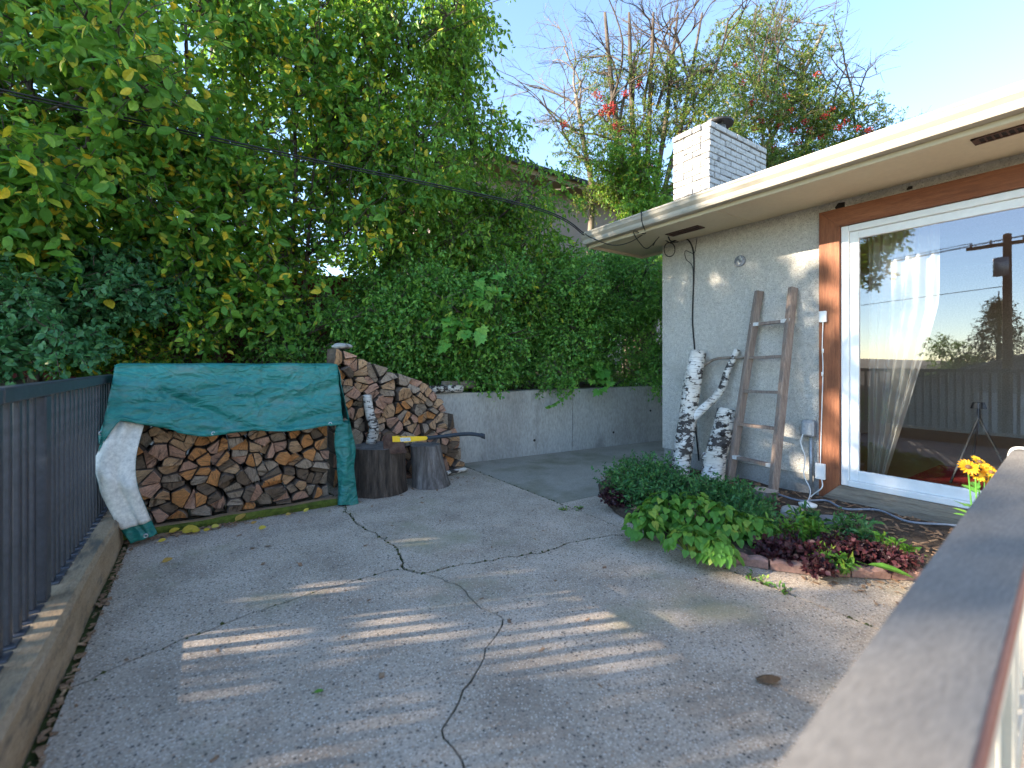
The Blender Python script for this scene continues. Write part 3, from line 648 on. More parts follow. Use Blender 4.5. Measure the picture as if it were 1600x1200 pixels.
# chimney of painted bricks
CX0, CX1, CY0, CY1, CZ1 = HX + .02, HX + 1.20, 2.85, 3.31, 3.80
chim = empty('chimney', (0, 0, 0), house)
mb = MB(); mb.box(CX0 + .012, CX1 - .012, CY0 + .012, CY1 - .012, 2.5, CZ1 - .03); hp('mortar_core', mb, M['mortar'], chim)
bl_, bh = .21, .066
bmesh_cache = {}
def brick(x, y, z, lx, ly):
    key = (round(lx, 3), round(ly, 3), random.randint(0, 3))
    if key not in bmesh_cache:
        q = MB().box(-lx / 2, lx / 2, -ly / 2, ly / 2, -bh / 2 + .004, bh / 2 - .004, c=.005)
        q.v = [(a + random.uniform(-1, 1) * .0025, b + random.uniform(-1, 1) * .0025, c_ + random.uniform(-1, 1) * .0025) for a, b, c_ in q.v]
        bmesh_cache[key] = q.mesh('brick', M['brick_white'])
    o = link('brick', bmesh_cache[key], chim, (x - HX + random.uniform(-.004, .004), y + random.uniform(-.004, .004), z)); o.rotation_euler.z = random.uniform(-.012, .012)
nc = 15
for r_ in range(nc):
    z = CZ1 - bh / 2 - r_ * bh; po = .012 if r_ == 0 else 0
    for (yy, x0, x1) in ((CY0 + .05, CX0, CX1), ):
        x = x0 + (0 if r_ % 2 else .10); 
        if r_ % 2 == 0: brick(x0 + .047, yy - po, z, .094, .1)
        while x < x1 - .02:
            e = min(x + bl_, x1); brick((x + e) / 2, yy - po, z, e - x - .008, .1); x = e
    x = CX0 + .05; y = CY0 + .104 + (0 if r_ % 2 else .10)
    if r_ % 2 == 0: brick(x - po, CY0 + .104 + .047, z, .1, .09)
    while y < CY1 - .02:
        e = min(y + bl_, CY1); brick(x - po, (y + e) / 2, z, .1, e - y - .008); y = e
    brick(CX1 - .05, CY0 + .104 + (CY1 - CY0 - .104) / 2, z, .1, CY1 - CY0 - .112)
    brick((CX0 + .104 + CX1 - .104) / 2, CY1 - .05, z, CX1 - CX0 - .216, .1)
mb = MB(); mb.box(CX0 + .03, CX1 - .03, CY0 + .03, CY1 - .03, CZ1 - .02, CZ1 + .012); hp('chimney_crown', mb, M['mortar'], chim)
mb = MB(); fc = (CX0 + .50, (CY0 + CY1) / 2 - .02)
mb.tube([(fc[0], fc[1], CZ1), (fc[0], fc[1], CZ1 + .16)], .085, 16); hp('flue_pipe', mb, M['zinc'], chim, True)
mb = MB(); mb.tube([(fc[0], fc[1], CZ1 + .18), (fc[0], fc[1], CZ1 + .20), (fc[0], fc[1], CZ1 + .245)], [.17, .17, .04], 18)
for k in range(3):
    a = k * 2.1; mb.tube([(fc[0] + .08 * math.cos(a), fc[1] + .08 * math.sin(a), CZ1 + .14), (fc[0] + .10 * math.cos(a), fc[1] + .10 * math.sin(a), CZ1 + .19)], .006, 5)
hp('flue_cap', mb, M['dark_metal'], chim)
# door trim of cedar boards, mitred at the corners
def board_v(y0, y1, zb, zt, mit_t, mit_b, mat, name='trim_board'):
    mb = MB(); xo = HX - .042; w_ = y1 - y0                      # y1 = outer edge
    f = [(y1, zb), (y0, zb + (w_ if mit_b else 0)), (y0, zt - (w_ if mit_t else 0)), (y1, zt)]
    mb.v = [(xo, a, b) for a, b in f] + [(HX + .03, a, b) for a, b in f]
    mb.f = [(0, 1, 2, 3), (7, 6, 5, 4), (0, 4, 5, 1), (1, 5, 6, 2), (2, 6, 7, 3), (3, 7, 4, 0)]; mb.m = [0] * 6
    return hp(name, mb, mat)
ZT = 2.502; ZB = .028
board_v(DT - DW, DT, ZB, ZT, True, True, M['cedar'])
mb = MB(); xo = HX - .042
def hboard(zlo, zhi, top, mat):
    mb = MB(); yl, yr = DT - .0015, DR - DW
    f = [(yl, zhi), (yl - DW, zlo), (yr, zlo), (yr, zhi)] if top else [(yl, zlo), (yr, zlo), (yr, zhi), (yl - DW, zhi)]
    mb.v = [(xo + .001, a, b) for a, b in f] + [(HX + .03, a, b) for a, b in f]
    mb.f = [(0, 1, 2, 3), (7, 6, 5, 4), (0, 4, 5, 1), (1, 5, 6, 2), (2, 6, 7, 3), (3, 7, 4, 0)]; mb.m = [0] * 6
    return hp('trim_board', mb, mat)
hboard(ZT - DW, ZT, True, M['cedar_h']); hboard(ZB, ZB + DW, False, M['sill_wood'])
# sliding patio door
door = empty('patio_door', (0, 0, 0), house)
y1, y0 = DT - DW - .002, DR + .0
def dbox(name, *a, c=.004, mat='vinyl', par=door):
    return hp(name, MB().box(*a, c=c), M[mat], par)
fw = .055
xa, xb = HX - .012, HX + .11
dbox('frame_jamb', xa, xb, y1 - fw, y1, DH0 + .003, DH1 - .003); dbox('frame_jamb', xa, xb, y0, y0 + fw, DH0 + .003, DH1 - .003)
dbox('frame_head', xa, xb, y0 + fw + .001, y1 - fw - .001, DH1 - fw, DH1 - .003); dbox('frame_sill', xa - .012, xb, y0 + fw + .001, y1 - fw - .001, DH0 + .003, DH0 + .05)
ymid = .22
def sash(ya, yb, x0, x1):
    sw = .062; zb, zt = DH0 + .051, DH1 - fw - .001
    s_ = door
    dbox('stile', x0, x1, yb - sw, yb, zb, zt, par=s_); dbox('stile', x0, x1, ya, ya + sw, zb, zt, par=s_)
    dbox('rail', x0, x1, ya + sw, yb - sw, zt - sw, zt, par=s_); dbox('rail', x0, x1, ya + sw, yb - sw, zb, zb + .085, par=s_)
    return (ya + sw - .005, yb - sw + .005, zb + .08, zt - sw + .005), s_
(ga, s1) = sash(ymid - .03, y1 - fw - .001, HX + .012, HX + .05); (gb, s2) = sash(y0 + fw + .001, ymid + .03, HX + .056, HX + .094)
m, t, b = new_mat('door_glass')
gl = t.nodes.new('ShaderNodeBsdfGlossy'); gl.inputs['Roughness'].default_value = 0.0; gl.inputs['Color'].default_value = (.95, .95, 1, 1)
tp = t.nodes.new('ShaderNodeBsdfTransparent'); tp.inputs['Color'].default_value = (.90, .93, .93, 1)
fs = N(t, 'ShaderNodeFresnel', IOR=1.5); ad = N(t, 'ShaderNodeMath', operation='MULTIPLY_ADD'); ad.inputs[1].default_value = 1.0; ad.inputs[2].default_value = .09; t.links.new(fs.outputs[0], ad.inputs[0])
ad.use_clamp = True
ms = t.nodes.new('ShaderNodeMixShader'); t.links.new(ad.outputs[0], ms.inputs[0]); t.links.new(tp.outputs[0], ms.inputs[1]); t.links.new(gl.outputs[0], ms.inputs[2])
t.links.new(ms.outputs[0], t.nodes['Material Output'].inputs['Surface']); M['glass'] = m
for (q, sp_, xg) in ((ga, s1, HX + .03), (gb, s2, HX + .075)):
    mb = MB(); mb.poly([(xg, q[0], q[2]), (xg, q[1], q[2]), (xg, q[1], q[3]), (xg, q[0], q[3])][::-1]); hp('pane', mb, M['glass'], sp_)
# room behind the glass
mb = MB(); mb.box(HX + .2, HX + 4.6, -3.2, 2.6, .12, .20); hp('room_floor', mb, M['room_floor'])
mb = MB(); mb.box(HX + 4.6, HX + 4.7, -3.2, 2.6, .2, 2.6); mb.box(HX + .21, HX + 4.6, 2.6, 2.7, .2, 2.6); mb.box(HX + .21, HX + 4.6, -3.3, -3.2, .2, 2.6); hp('room_wall', mb, M['room_wall'])
mb = MB(); mb.box(HX + .21, HX + 4.6, -3.2, 2.6, 2.6, 2.66); hp('room_ceiling', mb, M['room_wall'])
m, t, b = new_mat('curtain'); b.inputs['Base Color'].default_value = (.78, .75, .68, 1); b.inputs['Roughness'].default_value = .9
tr = t.nodes.new('ShaderNodeBsdfTranslucent'); tr.inputs['Color'].default_value = (.8, .77, .7, 1); tp = t.nodes.new('ShaderNodeBsdfTransparent')
wv = N(t, 'ShaderNodeTexNoise', Scale=300.0); ms = N(t, 'ShaderNodeMixShader'); ms.inputs[0].default_value = .5; ms2 = N(t, 'ShaderNodeMixShader'); ms2.inputs[0].default_value = .22
t.links.new(b.outputs[0], ms.inputs[1]); t.links.new(tr.outputs[0], ms.inputs[2]); t.links.new(ms.outputs[0], ms2.inputs[1]); t.links.new(tp.outputs[0], ms2.inputs[2])
t.links.new(ms2.outputs[0], t.nodes['Material Output'].inputs['Surface']); M['curtain'] = m
def curt(a, b_):
    z = 2.5 - 2.29 * b_
    L_, R_ = 1.54 + .02 * b_, 1.08 + .36 * max(0, (b_ - .35) / .65) ** 1.1
    y = L_ + (R_ - L_) * a; f = math.sin(a * 38 + 2 * math.sin(b_ * 3)) * .028 * (1 - .3 * b_) + math.sin(a * 15 + b_ * 4) * .02
    return (HX + .30 + f + .06 * b_ * b_, y, z)
mb = MB(); mb.grid(curt, 70, 30); cu_ = mb.build('curtain', M['curtain'], None, True); tag(cu_, 'sheer white curtain gathered inside the patio door', 'curtain')
mb = MB(); mb.box(HX + .55, HX + 1.5, -.9, 1.35, .2005, .212, c=.004); mb.box(HX + .5, HX + .549, -.9, 1.35, .2005, .210, 1); tag(mb.build('rug', [M['red_rug'], M['rug']]), 'red rug with pale fringe on the floor inside the door', 'rug')
st = empty('tripod_stand', (HX + .8, .95, .212)); tag(st, 'black tripod stand on the red rug inside the door', 'stand')
for k in range(3):
    a = k * 2.094 + .4; MB().tube([(.22 * math.cos(a), .22 * math.sin(a), .008), (0, 0, .55)], .009, 6).build('leg', M['black_cable'], st)
MB().tube([(0, 0, .5), (0, 0, .62)], .011, 8).build('pole', M['black_cable'], st)
MB().tube([(0, 0, .62), (0, 0, .67)], [.05, .035], 12).build('head', M['black_cable'], st)
mb = MB(); mb.box(xo, HX + .03, DR - DW - .15, DR - DW - .002, ZB, ZT); mb.box(xo + .002, HX + .03, DR - DW, DR - .002, ZB + DW, ZT - DW); hp('trim_board', mb, M['cedar'])
for (ya_, za_, sz_) in ((1.60, 2.53, .05), (1.16, 2.535, .025)):      # broken-out patches in the stucco above the door
    mb = MB(); mb.poly([(HX - .002, ya_, za_ + sz_ * .5), (HX - .002, ya_ + sz_, za_ + sz_ * .6), (HX - .002, ya_ + sz_ * 1.5, za_ - sz_ * .1), (HX - .002, ya_ + sz_ * 1.2, za_ - sz_ * .5), (HX - .002, ya_, za_ - sz_ * .4)]); hp('stucco_chip', mb, M['knot'])

# ------------------------------------------------------------------ firewood: cells packed like split wedges, each log its own object
def clip(poly, p, n):
    out = []
    for i in range(len(poly)):
        a, b = poly[i], poly[(i + 1) % len(poly)]
        da = (a[0] - p[0]) * n[0] + (a[1] - p[1]) * n[1]; db = (b[0] - p[0]) * n[0] + (b[1] - p[1]) * n[1]
        if da <= 0: out.append(a)
        if da * db < 0:
            t = da / (da - db); out.append((a[0] + (b[0] - a[0]) * t, a[1] + (b[1] - a[1]) * t))
    return out
def area_c(p):
    A = cx = cy = 0
    for i in range(len(p)):
        x0, y0 = p[i]; x1, y1 = p[(i + 1) % len(p)]; c = x0 * y1 - x1 * y0; A += c; cx += (x0 + x1) * c; cy += (y0 + y1) * c
    A *= .5
    return abs(A), (cx / (6 * A), cy / (6 * A)) if abs(A) > 1e-9 else p[0]
def pack(outline, n, rr, hfun):
    x0, x1 = min(p[0] for p in outline), max(p[0] for p in outline); z1 = max(p[1] for p in outline)
    pts = []
    while len(pts) < n:
        best = None
        for _ in range(9):
            q = (rr.uniform(x0, x1), rr.uniform(0, z1))
            if q[1] > hfun(q[0]): continue
            d = min([math.hypot(q[0] - a[0], (q[1] - a[1]) * 1.25) for a in pts] or [9])
            if best is None or d > best[0]: best = (d, q)
        if best: pts.append(best[1])
    cells = []
    for p in pts:
        c = list(outline)
        for q in pts:
            if q is p: continue
            dx, dy = q[0] - p[0], q[1] - p[1]
            if dx * dx + dy * dy > .36: continue
            c = clip(c, ((p[0] + q[0]) / 2, (p[1] + q[1]) / 2), (dx, dy))
            if len(c) < 3: break
        if len(c) >= 3:
            A, ct = area_c(c)
            if A > .0105 and rr.random() < .92:                   # split the thick ones into wedges
                a = rr.uniform(0, math.pi); nn = (math.cos(a), math.sin(a))
                cells += [clip(c, ct, nn), clip(c, ct, (-nn[0], -nn[1]))]
            else: cells.append(c)
    return [c for c in cells if len(c) >= 3 and area_c(c)[0] > .0012]
ENDS = [('end_orange', 'orange'), ('end_tan', 'tan'), ('end_grey', 'grey'), ('end_dark', 'dark brown'), ('end_pink', 'pinkish brown')]
def log_obj(cell, y0, ln, wts, where, group, X0, rr, shrink=.945):
    A, (cx, cz) = area_c(cell)
    # a split wedge: the pith at one corner (or edge) of the cell, bark on the arc opposite to it
    if rr.random() < .72: pith = rr.choice(cell)
    else:
        k_ = max(range(len(cell)), key=lambda q: math.dist(cell[q], cell[(q + 1) % len(cell)])); a_, b_ = cell[k_], cell[(k_ + 1) % len(cell)]; pith = ((a_[0] + b_[0]) / 2, (a_[1] + b_[1]) / 2)
    Rm = max(math.dist(p, pith) for p in cell) * rr.uniform(.80, .93)
    for q in range(18):
        a = q * math.pi / 9; nn = (math.cos(a), math.sin(a)); c2 = clip(cell, (pith[0] + nn[0] * Rm, pith[1] + nn[1] * Rm), nn)
        if len(c2) >= 3: cell = c2
    arc = lambda p: math.dist(p, pith) > Rm * .97
    A, (cx, cz) = area_c(cell); raw = list(cell)
    shrink = rr.uniform(.88, .98)
    # drop tiny edges, round the corners a little
    px_, pz_ = pith; onarc = [arc(p) for p in cell]
    pts = [((x - cx) * shrink + cx - px_ + rr.uniform(-1, 1) * .002, (z - cz) * shrink + cz - pz_ + rr.uniform(-1, 1) * .002) for x, z in cell]; gx, gz_ = cx - px_, cz - pz_
    ro = rr.gauss(0, .05); pts = [(gx + (x - gx) * math.cos(ro) - (z - gz_) * math.sin(ro), gz_ + (x - gx) * math.sin(ro) + (z - gz_) * math.cos(ro)) for x, z in pts]
    n = len(pts); mb = MB(); fy = rr.uniform(-.06, .045)
    tiltx, tiltz = rr.uniform(-.22, .22), rr.uniform(-.25, .12)
    rings = [(fy + .0, .89), (fy + .008, 1.0), (ln * .5, 1.0), (ln + rr.uniform(-.03, .03), .96)]
    for yy, sc in rings:
        for x, z in pts:
            mb.v.append((gx + (x - gx) * sc, yy + ((x - gx) * tiltx * 2 + (z - gz_) * tiltz * 2) * (1 if yy < ln * .3 else 0) + rr.uniform(-1, 1) * .002, gz_ + (z - gz_) * sc))
    for r_ in range(3):
        for k in range(n):
            a = r_ * n + k; b = r_ * n + (k + 1) % n; mb.f.append((a, a + n, b + n, b)); mb.m.append(0 if r_ == 0 and not (onarc[k] and onarc[(k + 1) % n]) else 1)
    c0 = len(mb.v); mb.v.append((gx + rr.uniform(-.01, .01), fy + rr.uniform(-.006, .008), gz_ + rr.uniform(-.008, .008)))
    for k in range(n): mb.f.append((c0, k, (k + 1) % n)); mb.m.append(0)
    mb.f.append(tuple(3 * n + k for k in range(n))[::-1]); mb.m.append(1)
    e = rr.choices(range(5), wts)[0]
    me = mb.mesh('split_log', [M[ENDS[e][0]], M['log_side']])
    bm = bmesh.new(); bm.from_mesh(me); bmesh.ops.recalc_face_normals(bm, faces=bm.faces); bm.to_mesh(me); bm.free()
    o = link('split_log', me, None, (X0 + px_, y0, pz_))
    return tag(o, f'split log with {ENDS[e][1]} cut end {where}', 'log', f'{ENDS[e][1]} ended logs {group}')
rr = random.Random(21)
TX0, TY = -.267, 4.076                                       # front left of the covered stack
out1 = [(-.16, .055), (1.15, .055), (1.15, 1.13), (-.16, 1.13)]
for c in pack(out1, 118, rr, lambda x: 1.13):
    h = area_c(c)[1][1]
    log_obj(c, TY + .06, .36, (.30, .30, .12, .12, .22) if h > .36 else (.10, .12, .30, .34, .14), 'in the stack under the green tarp', 'under the tarp', TX0, rr)
HY0 = 4.53
hp_pts = [(1.03, 1.33), (1.25, 1.27), (1.44, 1.16), (1.67, 1.04), (1.95, .98), (2.14, .80), (2.26, .60), (2.35, .38), (2.42, .02)]
def hf(x):
    for (a, b), (c_, d) in zip(hp_pts, hp_pts[1:]):
        if a <= x <= c_: return b + (d - b) * (x - a) / (c_ - a)
    return 0
# convex outline for clipping is not enough for a heap: pack in a convex hull then trim the cells above the profile
hull = [(1.02, .005), (2.42, .005), (2.37, .36), (2.15, .80), (1.95, .99), (1.45, 1.18), (1.02, 1.36)]
for c in pack(hull, 92, rr, hf):
    log_obj(c, HY0, .33, (.12, .24, .26, .12, .26), 'in the uncovered heap beside the tarp', 'in the heap', 0, rr)
# odd pieces lying on top of the heap and behind it on the wall
def loose(name, label, pts, rad, mat, cut, cat='log', group=None, n=10, noise=.2, caps=True):
    P = spline(pts, 4); b = P[0].copy(); k = len(P)
    rads = [rad[0] + (rad[1] - rad[0]) * i / (k - 1) for i in range(k)] if hasattr(rad, '__len__') else rad
    mb = MB(); mb.tube([p - b for p in P], rads, n, noise=noise, seed=b.x, capmi=1)
    return tag(mb.build(name, [M[mat], M[cut]], None, True, b), label, cat, group)
pz = RWH + .055
loose('birch_log', 'pale birch log lying on the concrete wall under the hedge', [WD(672, 606, 5.25).xy.to_3d() + Vector((0, 0, pz)), WD(722, 606, 5.45).xy.to_3d() + Vector((0, 0, pz))], .045, 'birch', 'birch_cut')
loose('bark_log', 'brown bark log behind the birch log on the wall', [WD(690, 606, 5.5).xy.to_3d() + Vector((0, 0, pz + .04)), WD(742, 606, 5.62).xy.to_3d() + Vector((0, 0, pz + .04))], .05, 'bark_pale', 'birch_cut')
loose('birch_stick', 'short birch stick on the ground at the foot of the heap', [WZ(692, 741, .03), WZ(728, 733, .03)], .025, 'birch', 'birch_cut')
# mossy timber in front of the stack
mb = MB(); Lt = 1.50
def tb(a, b_):
    s = -.30 + Lt * a; return s
for j in range(25):
    s = -.22 + 1.42 * j / 24
    for (yy, zz) in ((0, -.0), (-.004, .03), (.004, .056), (.045, .062), (.05, .0)):
        q = mnoise.noise(Vector((s * 5, yy * 9, zz * 9))) * .007; mb.v.append((TX0 + s, TY - .05 + yy + q, max(.001, zz + q * (zz > .01))))
for j in range(24):
    for k in range(4): a = j * 5 + k; mb.f.append((a, a + 5, a + 6, a + 1)); mb.m.append(1 if k in (0, 1) else 0)
mb.f += [(0, 1, 2, 3, 4), (124, 123, 122, 121, 120)]; mb.m += [0, 0]
tag(mb.build('timber_edging', [M['timber'], M['timber_moss']], None, False), 'mossy timber on the ground along the front of the log stack', 'timber')

# ------------------------------------------------------------------ green tarpaulin
tarp = empty('tarpaulin', (TX0, TY, 0)); tag(tarp, 'green tarpaulin draped over the log stack with one corner folded to white', 'tarp')
nz = lambda *a: mnoise.noise(Vector(a))
def crease(s, z):
    d = .014 * nz(s * 5, z * 3, 2) + .006 * nz(s * 12, z * 9, 5)
    d += .022 * math.exp(-((z - (.98 - .55 * (s - .05))) / .035) ** 2) * (0 < s < .6)              # diagonal pull from the left corner
    d -= .016 * math.exp(-((z - (.80 - .16 * s)) / .03) ** 2)
    d += .016 * math.exp(-((z - (.74 + .05 * math.sin(s * 7))) / .022) ** 2) + .018 * math.exp(-((z - (1.02 - .3 * (1.2 - s))) / .03) ** 2) * (s > .7)
    d += .012 * math.exp(-((s - .62 - .02 * z) / .012) ** 2) + .010 * math.exp(-((z - .93) / .012) ** 2) + .007 * math.sin(z * 60 + 6 * nz(s * 3, z * 2, 7)) * max(0, nz(s * 2.2, z * 2.5, 11))
    return d
hem = lambda s: .675 + .09 * max(0, 1 - max(s, -.2) / .30) ** 1.3 + .02 * max(0, s - .7) - .012 * math.sin(s * 9) * (.1 < s < 1.1) - max(0, -.15 - s) * 2.6
def front(a, b_):
    s = -.235 + 1.44 * a; zt = 1.19 + .01 * nz(s * 4, 1, 1)
    z = zt + (hem(s) - zt) * b_
    o = -.018 - .085 * b_ + crease(s, z) - .05 * max(0, -s - .05) * b_ * 3
    sk = -.07 * b_ * max(0, 1 - a * 5) + .03 * b_ * max(0, a * 6 - 5)
    return (s + sk, o, z)
def topf(a, b_):
    s = -.235 + 1.44 * a; zt = 1.19 + .01 * nz(s * 4, 1, 1)
    return (s, -.018 + .50 * b_ + .0, zt + .012 * math.sin(b_ * 3.1) + .006 * nz(s * 6, b_ * 5, 0) * b_)
mb = MB(); mb.grid(front, 80, 30); mb.grid(topf, 80, 8)
mb.grid(lambda a, b_: (1.205 + .085 * a * (1 - .0 * b_) + .02 * nz(b_ * 5, a * 3, 3), -.018 - .06 * a * (1 - b_) + .46 * b_, 1.188 - .47 * a + .012 * nz(a * 5, b_ * 5, 1)), 12, 12)   # right end drape
mb.grid(lambda a, b_: (-.236 - .05 * a, -.015 + .48 * b_ - .05 * a * (1 - b_), 1.19 - .62 * a + .01 * nz(a * 5, b_ * 4, 6)), 12, 10)   # left end drape
hm_ = MB(); hm_.grid(lambda a, b_: (front(a, .935 + .066 * b_)[0], front(a, .935 + .066 * b_)[1] - .0045, front(a, .935 + .066 * b_)[2]), 80, 2); hm_.build('hem', M['tarp'], tarp, True).modifiers.new('thick', 'SOLIDIFY').thickness = .002
cov = mb.build('cover', M['tarp'], tarp, True); sm_ = cov.modifiers.new('thick', 'SOLIDIFY'); sm_.thickness = .003
# left corner hanging to the ground, its underside folded outward
LV = [(-.265, .90, -.02), (-.31, .74, -.07), (-.335, .585, -.11), (-.29, .36, -.15), (-.21, .16, -.17), (-.135, .02, -.19)]
RV = [(-.06, .86, -.02), (-.09, .72, -.075), (-.115, .56, -.12), (-.105, .40, -.155), (-.05, .20, -.175), (.0, .05, -.19)]
def lerpv(tab, t):
    P = spline([(a, c_, b_) for a, b_, c_ in tab], 1 if tab is LV else 6); x = t * (len(P) - 1); i = min(int(x), len(P) - 2); return P[i].lerp(P[i + 1], x - i)
def flap(a, b_, push=0, l0=0, r0=1, t0=0, t1=1):
    b2 = t0 + (t1 - t0) * b_; A, B_ = lerpv(LV, b2), lerpv(RV, b2); p = A.lerp(B_, l0 + (r0 - l0) * a)
    fo = -.03 * math.sin(math.pi * a) + .02 * math.exp(-((a - .35 - .3 * b2) / .09) ** 2) - .018 * math.exp(-((b2 - .45 - .2 * a) / .05) ** 2) + .012 * math.sin(a * 9 + b2 * 5) + .008 * nz(a * 4, b2 * 6, 2)
    return (p.x, p.y + fo - push, max(.006, p.z))
mb = MB(); mb.grid(lambda a, b_: flap(a, b_), 16, 40); o = mb.build('hanging_corner', M['tarp'], tarp, True); o.modifiers.new('thick', 'SOLIDIFY').thickness = .003
wl = lambda b_: .30 * max(0, 1 - b_ * 3.4) + .03
mb = MB(); mb.grid(lambda a, b_: flap(wl(b_) + (1.0 - wl(b_)) * a, b_, .012 + .006 * math.sin(3 * b_), 0, 1, .10, .86), 16, 36); o = mb.build('folded_underside', M['tarp_white'], tarp, True); o.modifiers.new('thick', 'SOLIDIFY').thickness = .003
# gathered strip hanging at the right end
def strip(a, b_):
    z = .70 - .695 * b_; w_ = .055 + .03 * b_ + .012 * math.sin(b_ * 7); cx = 1.245 + .035 * b_
    an = 2 * math.pi * a; r_ = 1 + .13 * math.sin(an * 4 + b_ * 5) + .18 * nz(math.cos(an), math.sin(an), b_ * 4)
    return (cx + w_ * r_ * math.cos(an), -.06 - .02 * b_ + .05 * r_ * math.sin(an), z + .012 * math.sin(an * 2))
mb = MB(); mb.grid(strip, 30, 30); mb.build('hanging_strip', M['tarp'], tarp, True)
# grommets
def torus(R_, r_, nu=16, nv=6):
    q = MB(); q.grid(lambda a, b_: ((R_ + r_ * math.cos(2 * math.pi * b_)) * math.cos(2 * math.pi * a), r_ * math.sin(2 * math.pi * b_), (R_ + r_ * math.cos(2 * math.pi * b_)) * math.sin(2 * math.pi * a)), nu, nv); return q
gm = torus(.011, .004).mesh('grommet', M['zinc'], True)
for a, b_ in ((.385, .965), (.935, .965)):
    p = front(a, b_); link('grommet', gm, tarp, (p[0], p[1] - .004, p[2]))
p = flap(.05, .2); link('grommet', gm, tarp, (p[0], p[1] - .006, p[2])); p = flap(.6, .985); link('grommet', gm, tarp, (p[0], p[1] - .006, p[2] + .01))

# ------------------------------------------------------------------ chopping blocks, birch post, axe
def stump(name, label, c, r_top, r_bot, h, side, top, seed, shear=(0, 0), flat=None, flute=.05):
    e = empty(name, (c[0], c[1], 0)); tag(e, label, 'stump'); mb = MB(); n = 40; rows = 10
    def rad(a, t):
        r_ = r_bot + (r_top - r_bot) * t + .018 * (1 - t) ** 6
        return r_ * (1 + flute * nz(math.cos(a) * 3 + seed, math.sin(a) * 3, t * .8) + .022 * nz(math.cos(a) * 11, math.sin(a) * 11, t * 1.2 + seed) + .012 * nz(math.cos(a) * 30, math.sin(a) * 30, seed))
    def pt(a_, t):
        a = 2 * math.pi * a_; r_ = rad(a, t); x, y = r_ * math.cos(a), r_ * math.sin(a)
        if flat: y = max(y, -flat) if flat > 0 else y
        return (x + shear[0] * (1 - t), y + shear[1] * (1 - t), .002 + h * t + (.012 * nz(x * 8, y * 8, seed) if t == 1 else 0))
    mb.grid(pt, n, rows); mb.build('bark', M[side], e, True)
    tp_ = MB(); ring = [pt(k / n, 1) for k in range(n)]
    inner = [(x * .55, y * .55, z + .006 * nz(x * 30, y * 30, 1)) for x, y, z in ring]
    b0 = 0; tp_.v = ring + inner + [(0, 0, h)]
    for k in range(n):
        k2 = (k + 1) % n; tp_.f += [(k, k2, n + k2, n + k), (n + k, n + k2, 2 * n)]; tp_.m += [0, 0]
    tp_.build('cut_top', M[top], e)
    return e
BLK = c2w((592 - CX) / FPX * 4.30, 4.30, 0)
stump('chopping_block', 'thick round chopping block with dark bark and axe stuck in it', BLK, .245, .25, .425, 'stump_side', 'stump_top', 3.0)
BK2 = c2w((664 - CX) / FPX * 4.50, 4.50, 0)
stump('split_stump', 'grey weathered split stump standing beside the chopping block', BK2, .145, .165, .40, 'stump_grey', 'stump_top', 8.0, shear=(.05, -.04), flute=.14)
for (ca_, mt, sz) in ((WZ(578, 706, .43), 'birch_cut', .02), (WZ(632, 702, .43), 'birch_cut', .025)):
    pass
p0 = WD(580, 694, 4.42); p0.z = .42
bp_ = loose('birch_branch', 'white birch branch standing on the chopping block against the logs', [p0 + Vector((0, 0, .004)), WD(584, 668, 4.42), WD(577, 645, 4.43), WD(573, 617, 4.45)], (.052, .042), 'birch', 'birch_cut', 'branch', noise=.12)
# axe
axe = empty('axe', WD(612, 700, 4.13)); tag(axe, 'axe with yellow sleeve and dark handle stuck in the chopping block', 'axe'); A0 = axe.location.copy()
rt = Vector((CY_, -SY_, 0)); fwv = Vector((SY_, CY_, 0)); upv = Vector((0, 0, 1))
def ax(px, py, dd=0): return WD(px, py, 4.13 + dd) - A0
def prism(pix, th, mats, name, bev=.003, curve=None):
    bm = bmesh.new(); fr_ = [bm.verts.new(ax(x, y, -th / 2)) for x, y in pix]; bk = [bm.verts.new(ax(x, y, th / 2)) for x, y in pix]
    bm.faces.new(fr_); bm.faces.new(bk[::-1]); n = len(pix)
    for i in range(n): bm.faces.new((fr_[i], bk[i], bk[(i + 1) % n], fr_[(i + 1) % n]))
    bmesh.ops.recalc_face_normals(bm, faces=bm.faces)
    if bev: bmesh.ops.bevel(bm, geom=[e for e in bm.edges if e.calc_face_angle(0) > .5], offset=bev, segments=2, affect='EDGES')
    me = bpy.data.meshes.new(name); bm.to_mesh(me); bm.free(); me.materials.append(M[mats]); return link(name, me, axe)
prism([(598, 684), (604, 679), (612, 678), (628, 681), (632, 690), (633, 699), (636, 708), (600, 710), (599, 700)], .035, 'axe_steel', 'head', .006)
prism([(611.5, 680), (620, 680), (630, 682), (668, 681.5), (668, 687.5), (645, 690), (628, 691.8), (612, 692)], .042, 'yellow', 'sleeve', .008)
hpx = spline([(667, 684.5, 0), (690, 682, 0), (715, 679, 0), (735, 678, 0), (750, 680, 0), (758, 682.5, 0)], 4)
mb = MB(); n = 12
for i, q in enumerate(hpx):
    h_ = 3.0 + (1.1 if q.x > 752 else 0) ; c_ = ax(q.x, q.y)
    for k in range(n):
        a = 2 * math.pi * k / n; mb.v.append(tuple(c_ + upv * (h_ * 4.13 / FPX * math.sin(a)) + fwv * (.013 * math.cos(a))))
for i in range(len(hpx) - 1):
    for k in range(n): a = i * n + k; b_ = i * n + (k + 1) % n; mb.f.append((a, b_, b_ + n, a + n)); mb.m.append(0)
mb.f.append(tuple(range((len(hpx) - 1) * n, len(hpx) * n))); mb.m.append(0)
mb.build('handle', M['axe_handle'], axe, True)
mb = MB(); mb.poly([ax(625, 684, -.0218), ax(641, 683.5, -.0218), ax(642, 689, -.0218), ax(626, 690, -.0218)]); mb.build('worn_label', M['tape'], axe)
mb = MB()
